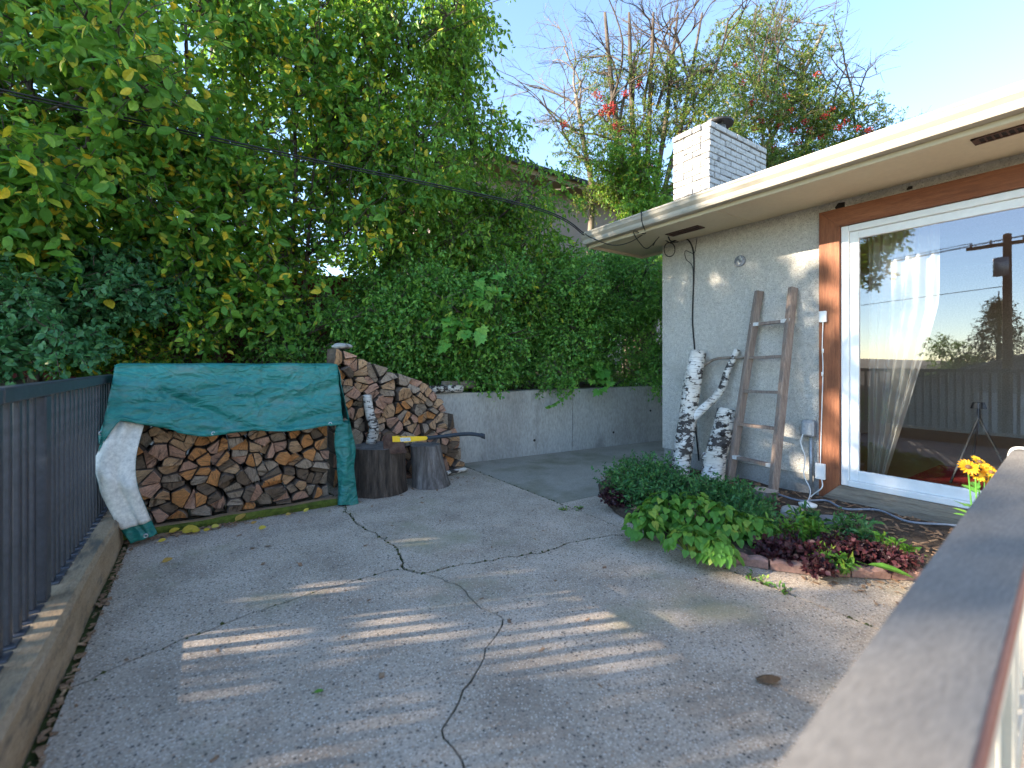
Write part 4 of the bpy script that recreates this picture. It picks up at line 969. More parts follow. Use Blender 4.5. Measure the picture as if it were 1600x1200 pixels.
for k in range(5):
    x = 627 + k * 2.6; mb.poly([ax(x, 688.6, -.0222), ax(x + 1.7, 688.5, -.0222), ax(x + 2.0, 686.2 - .5 * (k % 2), -.0222), ax(x + .6, 686.4, -.0222)])
mb.build('worn_print', M['print_grey'], axe)

# ------------------------------------------------------------------ things leaning on the stucco wall
BZ = .06
def HXp(px, py, out): return WX(px, py, HX - out)
# birch trunk with side branch
t0 = WZ(1061, 747, BZ); t1 = HXp(1090, 551, .11)
bt = empty('leaning_birch', t0); tag(bt, 'white birch trunk with a forked branch leaning on the stucco wall', 'tree trunk')
P = spline([t0 - t0 + Vector((0, 0, .0)), (t1 - t0) * .35 + Vector((.012, .01, 0)), (t1 - t0) * .7 + Vector((-.015, .0, 0)), t1 - t0], 8)
mb = MB(); mb.tube(P, [.093 - .008 * i / (len(P) - 1) for i in range(len(P))], 16, noise=.10, seed=2, capmi=1); mb.build('stem', [M['birch'], M['birch_cut']], bt, True)
q0 = (t1 - t0) * .42; qe = HXp(1152, 546, .05) - t0; qm = HXp(1125, 612, .12) - t0
mb = MB(); Q = spline([q0, q0.lerp(qm, .5) + Vector((-.03, 0, -.02)), qm, qm.lerp(qe, .5) + Vector((0, .01, 0)), qe], 6); mb.tube(Q, [.046 - .018 * i / (len(Q) - 1) for i in range(len(Q))], 12, noise=.15, seed=4, capmi=1); mb.build('side_branch', [M['birch'], M['birch_cut']], bt, True)
a0 = HXp(1101, 570, .12) - t0; a1 = HXp(1122, 560, .1) - t0; a2 = HXp(1164, 559, .06) - t0
mb = MB(); Q = spline([a0 - Vector((0, -.03, .03)), a0, a1, a2], 5); mb.tube(Q, [.020 - .008 * i / (len(Q) - 1) for i in range(len(Q))], 8, noise=.1, seed=5); mb.build('twig', M['bark_pale'], bt, True)
# thick birch log with knots
l0 = WZ(1112, 752, BZ); l1 = HXp(1136, 641, .13)
bl2 = empty('birch_log', l0); tag(bl2, 'thick short white birch log with black knot holes leaning beside the ladder', 'log')
P = spline([Vector((0, 0, 0)), (l1 - l0) * .3 + Vector((0, .012, 0)), (l1 - l0) * .6, l1 - l0], 8)
mb = MB(); mb.tube(P, [.112 - .02 * i / (len(P) - 1) for i in range(len(P))], 18, noise=.14, seed=7, capmi=1); mb.build('stem', [M['birch'], M['birch_cut']], bl2, True)
mb = MB(); s0 = (l1 - l0) * .28; mb.tube([s0, s0 + Vector((-.09, .10, .05))], [.05, .035], 10, noise=.2, capmi=1); mb.build('branch_stub', [M['birch'], M['birch_cut']], bl2, True)
tv = Vector((-CY_ * 0 - .55, -.83, .1)).normalized()
for f, rdz, off_ in ((.93, .020, -.02), (.78, .02, -.03), (.66, .026, -.035), (.5, .034, .0)):
    c_ = (l1 - l0) * f + tv * (.088 + .018 * (1 - f)) + Vector((off_ * -.83, off_ * .55, 0)) * -1
    mb = MB(); mb.tube([c_ - tv * .03, c_ + tv * .006], [rdz, rdz * .8], 10, noise=.3, seed=f * 9); mb.build('knot', M['knot'], bl2, True)
# ladder
la, lb = WZ(1140, 752, BZ), WZ(1207, 778, BZ); ua, ub = HXp(1186, 455, .045), HXp(1239, 450, .045)
lad = empty('ladder', (la + lb) / 2); tag(lad, 'old grey wooden ladder with five rungs leaning on the stucco wall', 'ladder'); L0 = lad.location.copy()
xv = (lb - la).normalized()
for p_, q_ in ((la, ua), (lb, ub)):
    d = (q_ - p_).normalized(); x_ = (xv - d * xv.dot(d)).normalized(); y_ = d.cross(x_)
    mb = MB(); pts = []
    for i in range(9):
        c_ = p_.lerp(q_, i / 8) - L0 + x_ * .004 * nz(i * .7, p_.x, 0); w1, w2 = .024 + .002 * nz(i, 1, 1), .036
        ring = [(-w1, -w2 * .8), (-w1 * .8, -w2), (w1 * .8, -w2), (w1, -w2 * .8), (w1, w2 * .8), (w1 * .8, w2), (-w1 * .8, w2), (-w1, w2 * .8)]
        mb.v += [tuple(c_ + x_ * a + y_ * b) for a, b in ring]
    for i in range(8):
        for k in range(8): a = i * 8 + k; b = i * 8 + (k + 1) % 8; mb.f.append((a, b, b + 8, a + 8)); mb.m.append(0)
    mb.f += [tuple(range(8))[::-1], tuple(range(64, 72))]; mb.m += [0, 0]; mb.build('side_rail', M['ladder_wood'], lad)
for i, f in enumerate((.825, .65, .475, .303, .131)):
    a, b = la.lerp(ua, f) - L0, lb.lerp(ub, f + .012) - L0; d = (b - a).normalized(); u_ = Vector((0, 0, 1)); y_ = d.cross(u_).normalized()
    mb = MB(); mb.obox((a + b) / 2, (b - a) / 2 * .97, y_ * .028, u_ * .013); mb.build('rung', M['ladder_wood'], lad)
    if i in (0, 4):
        for e in (a, b):
            mb = MB(); c_ = e + (b - a) * (.07 if e is a else -.07); mb.obox(c_, d * .04, y_ * .0325, u_ * .016); mb.build('tape_wrap', M['tape'], lad)
# wall ornament
oc = HXp(1157, 408, 0)
orn = empty('wall_ornament', oc); tag(orn, 'small round blue grey ornament hung on the stucco wall', 'ornament')
mb = MB(); mb.tube([(-.002, 0, 0), (-.016, 0, 0), (-.022, 0, 0)], [.056, .056, .046], 20); mb.build('disc', M['slate'], orn, True)
for dy, dz in ((.018, -.008), (-.018, .012), (.002, -.028), (-.006, .030)):
    mb = MB(); mb.tube([(-.021, dy, dz), (-.028, dy, dz)], [.016, .009], 8); mb.build('petal', M['zinc'], orn, True)
# outlet box with conduit
bc = HXp(1267, 668, 0)
ob = empty('outlet_box', bc); tag(ob, 'grey weatherproof outlet box with conduit on the stucco wall', 'outlet box')
MB().box(-.075, -.001, -.05, .05, -.075, .07, c=.012).build('housing', M['grey_box'], ob); MB().box(-.105, -.0755, -.042, .042, -.065, .06, c=.015).build('cover', M['grey_box'], ob)
MB().tube([(-.03, -.012, -.074), (-.03, -.012, BZ - bc.z)], .013, 10).build('conduit', M['grey_box'], ob, True)
# small white units on the cedar trim and their cord
def unit(px, py, h, w_, label):
    c_ = HXp(px, py, .042); e = empty('junction_box', c_); tag(e, label, 'junction box')
    MB().box(-.028, -.001, -w_ / 2, w_ / 2, -h / 2, h / 2, c=.004).build('housing', M['white_plastic'], e); MB().box(-.0295, -.0283, -w_ * .3, w_ * .3, -h * .3, h * .3).build('lid', M['vinyl'], e)
    return c_
u1 = unit(1287, 495, .095, .055, 'small white plastic box high on the cedar door trim')
u2 = unit(1283, 736, .135, .075, 'white plastic box low on the cedar door trim')
def cable(name, label, pts, rad, mat, n=6, seg=8, cat='cable', group=None):
    P = spline(pts, seg); b = P[0].copy(); mb = MB(); mb.tube([p - b for p in P], rad, n); return tag(mb.build(name, M[mat], None, True, b), label, cat, group)
cable('signal_wire', 'thin white cord joining the two boxes on the cedar trim', [u1 + Vector((-.015, 0, -.047)), u1.lerp(u2, .2) + Vector((-.008, .004, 0)), u1.lerp(u2, .35) + Vector((-.006, -.003, 0)), u1.lerp(u2, .7) + Vector((-.006, .002, 0)), u2 + Vector((-.015, 0, .066))], .004, 'white_plastic')
for f in (.22, .37):
    c_ = u1.lerp(u2, f) + Vector((-.008, 0, 0)); mb = MB(); mb.tube([(0, 0, -.018), (0, 0, .018)], .008, 8); tag(mb.build('cord_clip', M['white_plastic'], None, True, c_), 'white clip holding the thin cord on the cedar trim', 'clip', 'clips on the cedar trim')
dz_ = WZ(1262, 791, .075)
cable('power_cord', 'white power cord looping from the outlet box to the ground', [bc + Vector((-.10, .02, -.05)), bc + Vector((-.11, .035, -.13)), HXp(1258, 715, .10), HXp(1256, 742, .11), HXp(1266, 765, .14), WZ(1262, 783, .09), dz_ + Vector((-.03, .03, .02))], .005, 'white_plastic')
cable('lamp_cord', 'white cord hanging from the low box to the white disc', [u2 + Vector((-.015, -.01, -.066)), HXp(1284, 762, .12), HXp(1268, 775, .14), WZ(1265, 788, .09)], .005, 'white_plastic')
mb = MB(); mb.tube([(0, 0, 0), (0, 0, .018), (0, 0, .03)], [.06, .065, .03], 20); tag(mb.build('white_disc', M['white_plastic'], None, True, dz_), 'flat white plastic disc on the soil under the cords', 'disc')
hz = BZ + .03
cable('garden_cable', 'blue grey cable lying on the soil along the timber sill', [WZ(1215, 772, hz), WZ(1250, 782, hz), WZ(1290, 782, hz), WZ(1320, 795, hz), WZ(1372, 797, hz), WZ(1420, 815, hz), WZ(1500, 822, hz), WZ(1560, 842, hz)], .008, 'grey_cable')
# eave cables
cab = lambda l: [WX(px, py, HX - o_) for px, py, o_ in l]
cable('wall_cable', 'black cable running down the stucco wall behind the birch trunk', cab([(1040, 350, .45), (1047, 376, .2), (1060, 374, .05), (1074, 374, .02), (1083, 392, .015), (1084, 430, .012), (1082, 500, .012), (1086, 560, .015), (1085, 640, .015), (1092, 720, .02)]), .008, 'black_cable')
cable('thin_cable', 'thin black cable hanging in a curve beside the wall cable', cab([(1089, 373, .02), (1087, 385, .02), (1084, 396, .022), (1071, 392, .03), (1072, 405, .02), (1082, 417, .02), (1083, 450, .024)]), .004, 'black_cable')
lp = [WX(1046 + 8.5 * math.cos(a), 390 + 11 * math.sin(a), HX - .13) for a in [-1.6 + i * .57 for i in range(12)]]
cable('cable_loop', 'black cable coiled in a loop under the eave corner', [WX(1020, 384, HX - .3), WX(1030, 371, HX - .25)] + lp + [WX(1060, 378, HX - .05)], .006, 'black_cable')
e0 = Vector((EX - .12, EY - .05, SO + .12))
for k, (dz, lab) in enumerate(((0, 'upper'), (.055, 'lower'))):
    far = WD(-60, 126 + k * 5, 3.1); mid = WD(430, 236 + k * 4, 4.0); m2 = WD(830, 322 + k * 3, 4.95)
    cable('service_wire', f'{lab} of the two dark wires running from the eave across the hedge', [far + (far - mid) * 1.2, far, mid, m2, e0 - Vector((0, 0, dz * .4))], .007 - .001 * k, 'black_cable', seg=12, group='service wires')
cable('eave_cable', 'black cable drooping along the gutter at the eave corner', [e0, WX(925, 372, EX - .14), WX(957, 383, EX + .0), WX(985, 378, EX + .1), WX(1017, 358, EX + .18)], .005, 'black_cable')
cable('gutter_cable', 'black cable looping over the gutter edge to the eave', [WX(1002, 330, EX - .13), WX(1003, 347, EX - .14), WX(1008, 365, EX + .05), WX(990, 362, EX - .05), WX(1000, 380, EX + .15), WX(1012, 388, EX + .25), WX(1030, 370, EX + .35)], .005, 'black_cable')

# ------------------------------------------------------------------ planting bed
BED = [(4.43, 3.41), (3.75, 3.42), (3.22, 3.25), (2.95, 2.95), (2.72, 2.55), (2.60, 2.15), (2.60, 1.64), (2.83, 1.30), (3.27, .90), (3.78, .45), (4.43, -.15)]
bp2 = []
for i in range(len(BED)):
    a, b = Vector((*BED[i], 0)), Vector((*BED[(i + 1) % len(BED)], 0)); n = max(1, int((b - a).length / .12))
    bp2 += [a.lerp(b, k / n) for k in range(n)]
bc0 = Vector((3.62, 1.85, 0)); n = len(bp2); mb = MB(); rings = [1, .985, .96, .9, .82, .72, .6, .48, .36, .24, .12]
for r_i, s in enumerate(rings):
    for p in bp2:
        q = bc0 + (p - bc0) * s; z = .004 if r_i == 0 else .035 if r_i == 1 else .055 + .022 * nz(q.x * 4, q.y * 4, 0) + .012 * nz(q.x * 13, q.y * 13, 3)
        mb.v.append((q.x, q.y, z))
for r_i in range(len(rings) - 1):
    for k in range(n): a = r_i * n + k; b = r_i * n + (k + 1) % n; mb.f.append((a, a + n, b + n, b)[::-1]); mb.m.append(0)
mb.f.append(tuple((len(rings) - 1) * n + k for k in range(n))); mb.m.append(0)
tag(mb.build('planting_bed', M['soil'], None, True), kind='structure')
def in_bed(x, y, m=.08):
    c_ = False; q = BED
    for i in range(len(q)):
        (x0, y0), (x1, y1) = q[i], q[i - 1]
        if (y0 > y) != (y1 > y) and x < (x1 - x0) * (y - y0) / (y1 - y0) + x0: c_ = not c_
    return c_
rr = random.Random(5)
mb = MB()
for k in range(900):
    x, y = rr.uniform(2.7, 4.35), rr.uniform(-.1, 3.3)
    if not in_bed(x, y) or not in_bed(x - .06, y - .04): continue
    a = rr.uniform(0, 6.28); l = rr.uniform(.008, .045); w_ = rr.uniform(.003, .009)
    mb.obox((x, y, .068 + .02 * nz(x * 4, y * 4, 0) + rr.uniform(0, .008)), (math.cos(a) * l, math.sin(a) * l, rr.uniform(-.3, .3) * l), (-math.sin(a) * w_, math.cos(a) * w_, 0), (0, 0, .0018))
tag(mb.build('mulch', M['mulch']), 'scattered bark chips and twigs on the bed soil', 'mulch', kind='stuff')
# scalloped edging bricks
path_ = [Vector((2.575, 1.74, 0)), Vector((2.60, 1.62, 0)), Vector((2.80, 1.26, 0)), Vector((3.25, .87, 0)), Vector((3.75, .42, 0)), Vector((4.1, .1, 0))]
pl = dens(path_, 0, 1); acc = [0]
for a, b in zip(pl, pl[1:]): acc.append(acc[-1] + (b - a).length)
def at(s):
    for i in range(len(acc) - 1):
        if acc[i + 1] >= s: return pl[i].lerp(pl[i + 1], (s - acc[i]) / max(1e-6, acc[i + 1] - acc[i]))
    return pl[-1]
s = 0
while s < acc[-1] - .2:
    a, b = at(s), at(s + .205); t_ = (b - a); L_ = t_.length - .006; t_.normalize(); nn = Vector((-t_.y, t_.x, 0)); mb = MB(); nseg = 14; hsc = rr.uniform(.94, 1.06)
    for k in range(nseg + 1):
        x = L_ * k / nseg; h = (.044 + .012 * abs(math.sin(math.pi * 2 * k / nseg)) ) * hsc
        for (yy, zz) in ((-.028, .0), (-.030, h - .012), (-.018, h), (.018, h), (.030, h - .012), (.028, 0)):
            q = t_ * x + nn * (yy + .002 * nz(s * 9, x * 40, zz * 50)); mb.v.append((q.x, q.y, .003 + zz))
    for k in range(nseg):
        for j in range(5): q = k * 6 + j; mb.f.append((q, q + 6, q + 7, q + 1)); mb.m.append(0)
    mb.f += [tuple(range(6)), tuple(nseg * 6 + j for j in range(6))[::-1]]; mb.m += [0, 0]
    me = mb.mesh('edging_brick', M['edging'], False); bm = bmesh.new(); bm.from_mesh(me); bmesh.ops.recalc_face_normals(bm, faces=bm.faces); bm.to_mesh(me); bm.free()
    o = link('edging_brick', me, None, a + Vector((0, 0, 0))); o.rotation_euler.x = 0
    tag(o, 'scalloped reddish edging brick along the front of the planting bed', 'edging', 'scalloped edging bricks'); s += .207
def rock(name, label, c, r_, sq, mat, seed):
    bm = bmesh.new(); bmesh.ops.create_icosphere(bm, subdivisions=3, radius=1)
    for v in bm.verts:
        d = 1 + .18 * nz(v.co.x * 1.3 + seed, v.co.y * 1.3, v.co.z * 1.3) + .05 * nz(v.co.x * 4, v.co.y * 4, seed); v.co = Vector((v.co.x * r_[0] * d, v.co.y * r_[1] * d, v.co.z * r_[2] * d))
    me = bpy.data.meshes.new(name); bm.to_mesh(me); bm.free(); me.materials.append(M[mat]); me.polygons.foreach_set('use_smooth', [True] * len(me.polygons))
    o = link(name, me, None, c); o.rotation_euler.z = sq; return tag(o, label, 'stone')
rock('flat_stone', 'smooth tan stone lying on top of the log heap', (1.12, 4.66, 1.37), (.10, .08, .032), .1, 'stone_pale', 9)
rock('garden_stone', 'rounded pale boulder on the soil beside the short stump', WZ(1240, 801, .085), (.10, .085, .05), .5, 'stone_pale', 1)
rock('slate_slab', 'flat blue grey slate stone on the bed soil', WZ(1303, 813, .075), (.15, .10, .022), -.7, 'slate', 5)
ST = WZ(1197, 796, .06); e = stump('garden_stump', 'short twisted driftwood stump in the bed at the foot of the ladder', (ST.x, ST.y), .085, .095, .17, 'stump_grey', 'birch_cut', 4.0, shear=(-.05, .10), flute=.35)
e.location.z = .04

# ------------------------------------------------------------------ bed plants
def heart_mesh(L, mat):
    out = []
    for q in range(4):
        mb = MB(); ys = [-.14, .0, .22, .5, .78, 1.0]; xw = [.22, .40, .47, .38, .18, 0]; cy_ = [0, .02, .22, .5, .78, 1.0]
        bend = random.uniform(-.35, -.1); fold = random.uniform(.08, .25); P = []
        for y, x, yc in zip(ys, xw, cy_):
            wv_ = random.uniform(-.025, .025)
            P.append(((0, yc * L, bend * yc * yc * L), (-x * L, y * L, (bend * y * y + fold * x + wv_) * L), (x * L, y * L, (bend * y * y + fold * x - wv_) * L)))
        for i in range(5):
            (c0, l0_, r0_), (c1, l1_, r1_) = P[i], P[i + 1]
            if i == 4: mb.poly([c0, c1, l0_]); mb.poly([c0, r0_, c1])
            else: mb.poly([c0, c1, l1_, l0_]); mb.poly([c0, r0_, r1_, c1])
        mb.tube([(0, 0, 0), (0, -.55 * L, -.25 * L)], .0016, 4)
        out.append(mb.mesh('leaf', mat, True))
    return out
HM = heart_mesh(.052, M['leaf_heart'])
def leafy(name, label, cat, group, c, R_, H_, n, meshes, rr, stem='leaf_heart', smin=.7, smax=1.25, tilt=.6):
    e = empty(name, c); tag(e, label, cat, group); st_ = MB()
    for k in range(n):
        a = rr.uniform(0, 6.283); q = rr.random() ** .5; x, y = R_ * q * math.cos(a), R_ * q * math.sin(a)
        z = H_ * (1 - q ** 2.2) * rr.uniform(.62, 1.0) + .035
        if k % 3 == 0: st_.tube([(x * .25, y * .25, -.01), (x * .7, y * .7, z * .6), (x, y, z)], [.004, .003, .002], 4, cap=False)
        t_ = Vector((math.cos(a + rr.uniform(-.7, .7)), math.sin(a + rr.uniform(-.7, .7)), -.25 - tilt * q + rr.uniform(-.3, .35))); nn = Vector((rr.uniform(-.4, .4) + .6 * q * math.cos(a), rr.uniform(-.4, .4) + .6 * q * math.sin(a), 1))
        put(meshes[k % len(meshes)], 'leaf', e, (x, y, z), t_, nn, rr.uniform(smin, smax))
    st_.build('stems', M[stem], e, True); return e
rr = random.Random(31)
for px, py, R_, H_, n, wh in ((1008, 836, .15, .20, 66, 'beside the dark purple clump at the tip of the bed'), (1040, 822, .19, .28, 90, 'tall, in front of the leaning birch trunk'), (1085, 826, .21, .29, 95, 'tall, in front of the short birch log'), (1128, 838, .19, .25, 85, 'broad, in front of the ladder foot'),
        (1080, 862, .16, .16, 70, 'low, spilling onto the open concrete'), (1118, 872, .13, .13, 50, 'low, at the end of the scalloped edging'), (1172, 842, .15, .18, 60, 'in front of the driftwood stump'), (1195, 846, .10, .12, 34, 'small, next to the row of purple plants')):
    p = WZ(px, py, .055); leafy('heart_leaf_plant', 'bright green heart leaved plant ' + wh, 'plant', 'heart leaved plants', p, R_, H_ * .8, int(n * 1.25), HM, rr)
def bush(name, label, cat, group, c, R_, H_, n, leaf, L, W, seed, per=6, tw=(.05, .10), up=.6):
    rng = np.random.default_rng(seed); e = empty(name, c); tag(e, label, cat, group)
    bl = [(R_ * .55 * math.cos(a), R_ * .55 * math.sin(a), H_ * .45 * (.8 + .4 * rng.random()), R_ * .62, R_ * .62, H_ * .55, n / 5) for a in [i * 1.2566 + seed for i in range(5)]]
    P, T, Nn, Ln, Wd, segs = twigs(bl, per, rng, L, W, .0, tw, up)
    P[:, 2] = np.maximum(P[:, 2], .012)
    sm2 = MB()
    for k in range(14):
        a = rng.random() * 6.28; q = R_ * .8 * rng.random() ** .5; sm2.tube([(q * .2 * math.cos(a), q * .2 * math.sin(a), -.01), (q * math.cos(a), q * math.sin(a), H_ * .75)], [.005, .002], 4, cap=False)
    for a, b in segs: sm2.tube([a, b], [.0018, .001], 3, cap=False)
    sm2.build('stems', M['bark'], e, True); o = link('foliage', leaf_mesh('foliage', P, T, Nn, Ln, Wd, M[leaf], rng), e); o['kind'] = 'stuff'; return e
k = 0
for px, py, R_, H_, wh in ((985, 772, .22, .24, 'at the corner of the walkway beside the purple clump'), (1018, 756, .26, .26, 'tallest, against the corner of the stucco house'), (1050, 780, .22, .22, 'around the foot of the forked birch trunk'), (1095, 785, .20, .20, 'between the birch trunk and the short birch log'), (1140, 790, .2, .17, 'under the foot of the ladder'), (1165, 802, .17, .14, 'beside the driftwood stump'), (1000, 790, .16, .18, 'next to the dark purple clump by the walkway'), (1175, 822, .13, .10, 'smallest, behind the heart leaved plants')):
    k += 1; bush('creeping_shrub', 'low green creeping shrub ' + wh, 'shrub', 'creeping shrubs in the bed', WZ(px, py, .05), R_ * 1.08, H_ * 1.08, 320, 'leaf_thyme', .032, .45, 40 + k, per=7)
for px, py, R_, H_, wh in ((962, 788, .13, .15, 'at the tip of the bed beside the walkway'), (1030, 772, .09, .14, 'among the creeping shrubs near the birch trunk'), (1232, 868, .12, .11, 'behind the edging, left of the green seedlings'), (1285, 874, .10, .09, 'between two green seedlings'), (1318, 866, .13, .12, 'largest, in the middle of the edging row'), (1350, 872, .10, .10, 'behind the long bright green leaf'), (1395, 884, .11, .10, 'at the end of the row near the grey rail'), (1278, 893, .07, .05, 'spilling over the edging bricks onto the concrete'), (1205, 866, .09, .08, 'next to the heart leaved plants'), (1085, 778, .08, .12, 'in front of the short birch log')):
    k += 1; bush('purple_plant', 'dark purple frilly leaved plant ' + wh, 'plant', 'purple leaved plants', WZ(px, py, .05), R_ * .88, H_ * .85, 170, 'leaf_purple', .026, .85, 40 + k, per=4, tw=(.03, .06), up=.3)
for px, py, R_, H_, lf in ((1250, 842, .12, .16, 'leaf_heart'), (1272, 850, .10, .12, 'leaf_heart'), (1328, 832, .09, .10, 'leaf_thyme'), (1345, 845, .06, .06, 'leaf_blue'), (1300, 884, .05, .05, 'leaf_heart'), (1395, 862, .05, .03, 'leaf_heart'), (1262, 818, .07, .07, 'leaf_thyme')):
    k += 1; bush('seedling', 'small fresh green seedling growing among the purple plants', 'plant', 'green seedlings in the bed', WZ(px, py, .05), R_, H_, 60, lf, .05, .32, 40 + k, per=4, tw=(.05, .09))
for px, py in ((1192, 912), (1175, 903), (1226, 927), (880, 797), (905, 795)):
    k += 1; bush('weed', 'small green weed sprouting from the concrete joint', 'weed', 'weeds in the concrete joint', WZ(px, py, 0), .035, .015, 14, 'leaf_heart', .022, .4, 40 + k, per=3, tw=(.02, .04))
# long leaf lying over the edging
put(leaf_obj_mesh('long', .20, .30, M['leaf_heart'])[0], 'long_leaf', None, WZ(1355, 882, .10), Vector((.35, -.75, -.05)), Vector((.1, -.1, 1)))
tag(COL.objects['long_leaf'], 'single long bright green leaf lying over the edging bricks', 'leaf')
# orange daisies beside the railing end
fl = WZ(1530, 905, .05); fb = WD(1530, 748, 2.32); fb0 = Vector((fb.x, fb.y, .05))
fe = empty('daisy_plant', fb0); tag(fe, 'orange and yellow daisies on green stems beside the grey rail', 'flowers')
pm_ = MB(); npet = 16
for k in range(npet):
    a = 2 * math.pi * k / npet; ca_, sa_ = math.cos(a), math.sin(a); 
    pm_.poly([(ca_ * .008 - sa_ * .003, sa_ * .008 + ca_ * .003, 0), (ca_ * .008 + sa_ * .003, sa_ * .008 - ca_ * .003, 0), (ca_ * .03 + sa_ * .006, sa_ * .03 - ca_ * .006, .006), (ca_ * .042, sa_ * .042, .001 + .003 * (k % 2)), (ca_ * .03 - sa_ * .006, sa_ * .03 + ca_ * .006, .006)])
pme = pm_.mesh('bloom', M['petal']); cme = MB().tube([(0, 0, 0), (0, 0, .008), (0, 0, .012)], [.011, .010, .004], 10).mesh('bloom_centre', M['leaf_brown'], True)
for i, (px, py) in enumerate(((1512, 730), (1530, 722), (1545, 732), (1524, 742), (1538, 748), (1552, 752), (1548, 738), (1530, 734))):
    q = WD(px, py, 2.32 + .04 * (i % 3)) - fb0; nn = Vector((rr.uniform(-.7, .1), -.6, .7)).normalized()
    MB().tube(spline([(q.x * .15, q.y * .15, 0), (q.x * .6, q.y * .6, q.z * .6), q], 4), .0035, 5).build('stem', M['leaf_maple'], fe, True)
    b_ = put(pme, 'bloom', fe, q, nn.orthogonal(), nn, rr.uniform(.85, 1.15)); c_ = bpy.data.objects.new('bloom_centre', cme); COL.objects.link(c_); c_.parent = b_
for i in range(16):
    a = rr.uniform(0, 6.28); h = rr.uniform(.1, .52); put(leaf_obj_mesh('daisy', .10, .5, M['leaf_maple'])[i % 4], 'leaf', fe, (.02 * math.cos(a), .02 * math.sin(a), h), (math.cos(a), math.sin(a), .3), (0, 0, 1), rr.uniform(.7, 1.1))

# ------------------------------------------------------------------ fallen leaves
YL = [leaf_obj_mesh('fall%d' % i, .075, .62, M['leaf_yellow'])[0] for i in range(4)]
for i, (px, py, s_) in enumerate(((284, 829, 1.15), (368, 814, 1.0), (264, 832, .7), (404, 825, .6), (392, 818, .45), (475, 800, .55), (300, 830, .6), (247, 846, .5), (253, 878, .6), (446, 804, .45), (330, 823, .6), (318, 828, .5))):
    p = WZ(px, py, .022); a = rr.uniform(-.9, .9); o = put(YL[i % 4], 'fallen_leaf', None, p, (math.cos(a), math.sin(a) * .6, .25 + .2 * math.sin(a)), (-.45 + rr.uniform(-.2, .2), -.8, 1), s_ * 1.2)
    tag(o, 'fallen yellow leaf lying by the mossy timber of the log stack', 'leaf', 'yellow leaves by the log stack')
o = put(leaf_obj_mesh('green1', .05, .6, M['leaf_heart'])[0], 'fallen_leaf', None, WZ(490, 1082, .014), (.8, -.3, .05), (0, 0, 1), .7); tag(o, 'single small green leaf lying on the open concrete', 'leaf')
mb = MB(); bw = WZ(1200, 1067, 0)
mb.grid(lambda a, b_: ((a - .5) * .085, (b_ - .5) * .045 * math.sin(math.pi * (.08 + .84 * a)) , .006 + .020 * math.cos((b_ - .5) * 2.6) * math.sin(math.pi * (.1 + .8 * a)) + .012 * a * a + .003 * nz(a * 6, b_ * 6, 0)), 14, 8)
o = mb.build('curled_leaf', M['leaf_brown'], None, True, bw); o.rotation_euler.z = -.75; tag(o, 'curled dry brown leaf lying alone on the concrete', 'leaf')
mb = MB()
rr = random.Random(77)
def litter(x, y, z):
    a = rr.uniform(0, 6.28); l = rr.uniform(.004, .016); w_ = l * rr.uniform(.35, .7); mb.obox((x, y, z), (math.cos(a) * l, math.sin(a) * l, rr.uniform(-.3, .3) * l), (-math.sin(a) * w_, math.cos(a) * w_, rr.uniform(-.2, .2) * w_), (0, 0, .0008))
for k in range(420): litter(TX0 - .15 + abs(rr.gauss(0, .35)), TY - .06 - abs(rr.gauss(0, .04)), .006)
for k in range(320): litter(CURB_IN + .012 + abs(rr.gauss(0, .018)), rr.uniform(0, 4.0), .004)
for k in range(90): litter(rr.uniform(.9, 2.4), rr.uniform(3.95, 4.45), .004)
for k in range(70): litter(rr.uniform(2.75, 3.3), 1.3 - (0 if True else 0) + rr.uniform(-.55, -.1) * 1, .006)
for k in range(60): litter(rr.uniform(-.3, 2.5), rr.uniform(.8, 4.0), .003)
tag(mb.build('leaf_litter', M['mulch']), 'brown crumbs of dry leaves along the curb and log stack', 'leaf litter', kind='stuff')

# ------------------------------------------------------------------ foreground rail
RZ_ = .80; ra = WZ(1260, 1133, RZ_); re = WZ(1583, 700, RZ_); rdv = (re - ra).normalized(); rn = Vector((rdv.y, -rdv.x, 0)); rw_ = .122
rail = empty('porch_rail', (ra.x - .7 * rdv.x, ra.y - .7 * rdv.y, 0)); RO = rail.location.copy(); tag(rail, 'weathered grey rail cap on a cream railing close to the viewer', 'railing')
def rbox(name, s0, s1, n0, n1, z0, z1, mat, bev=.004):
    q = MB().box(s0, s1, n0, n1, z0, z1, c=bev); q.v = [tuple(rdv * x + rn * y + Vector((0, 0, z))) for x, y, z in q.v]
    me = q.mesh(name, M[mat]); bm = bmesh.new(); bm.from_mesh(me); bmesh.ops.recalc_face_normals(bm, faces=bm.faces); bm.to_mesh(me); bm.free(); return link(name, me, rail)
RL = (re - ra).length + .7
rbox('rail_cap', 0, RL, 0, rw_, RZ_ - .004, RZ_, 'rail_cap', .0015); rbox('cap_board', 0, RL, .0, rw_ + .006, RZ_ - .036, RZ_ - .0045, 'rail_edge')
rbox('top_beam', .02, RL - .02, .02, rw_ - .004, RZ_ - .13, RZ_ - .037, 'cream_paint'); rbox('bottom_beam', .02, RL - .02, .03, rw_ - .03, .10, .17, 'cream_paint')
for s_ in (.03, RL * .5, RL - .11): rbox('post', s_, s_ + .085, .02, .10, 0, RZ_ - .131, 'cream_paint')
s_ = .2
while s_ < RL - .15: rbox('baluster', s_, s_ + .035, .045, .08, .171, RZ_ - .131, 'cream_paint'); s_ += .13
wc = WZ(1590, 729, RZ_); cable('rail_cord', 'white cord lying across the far end of the grey rail cap', [re + rn * -.01 + rdv * -.10 + Vector((0, 0, -.05)), re + rn * .005 + rdv * -.10 + Vector((0, 0, .008)), re + rn * .06 + rdv * -.08 + Vector((0, 0, .008)), re + rn * .13 + rdv * -.09 + Vector((0, 0, -.04))], .006, 'white_plastic')

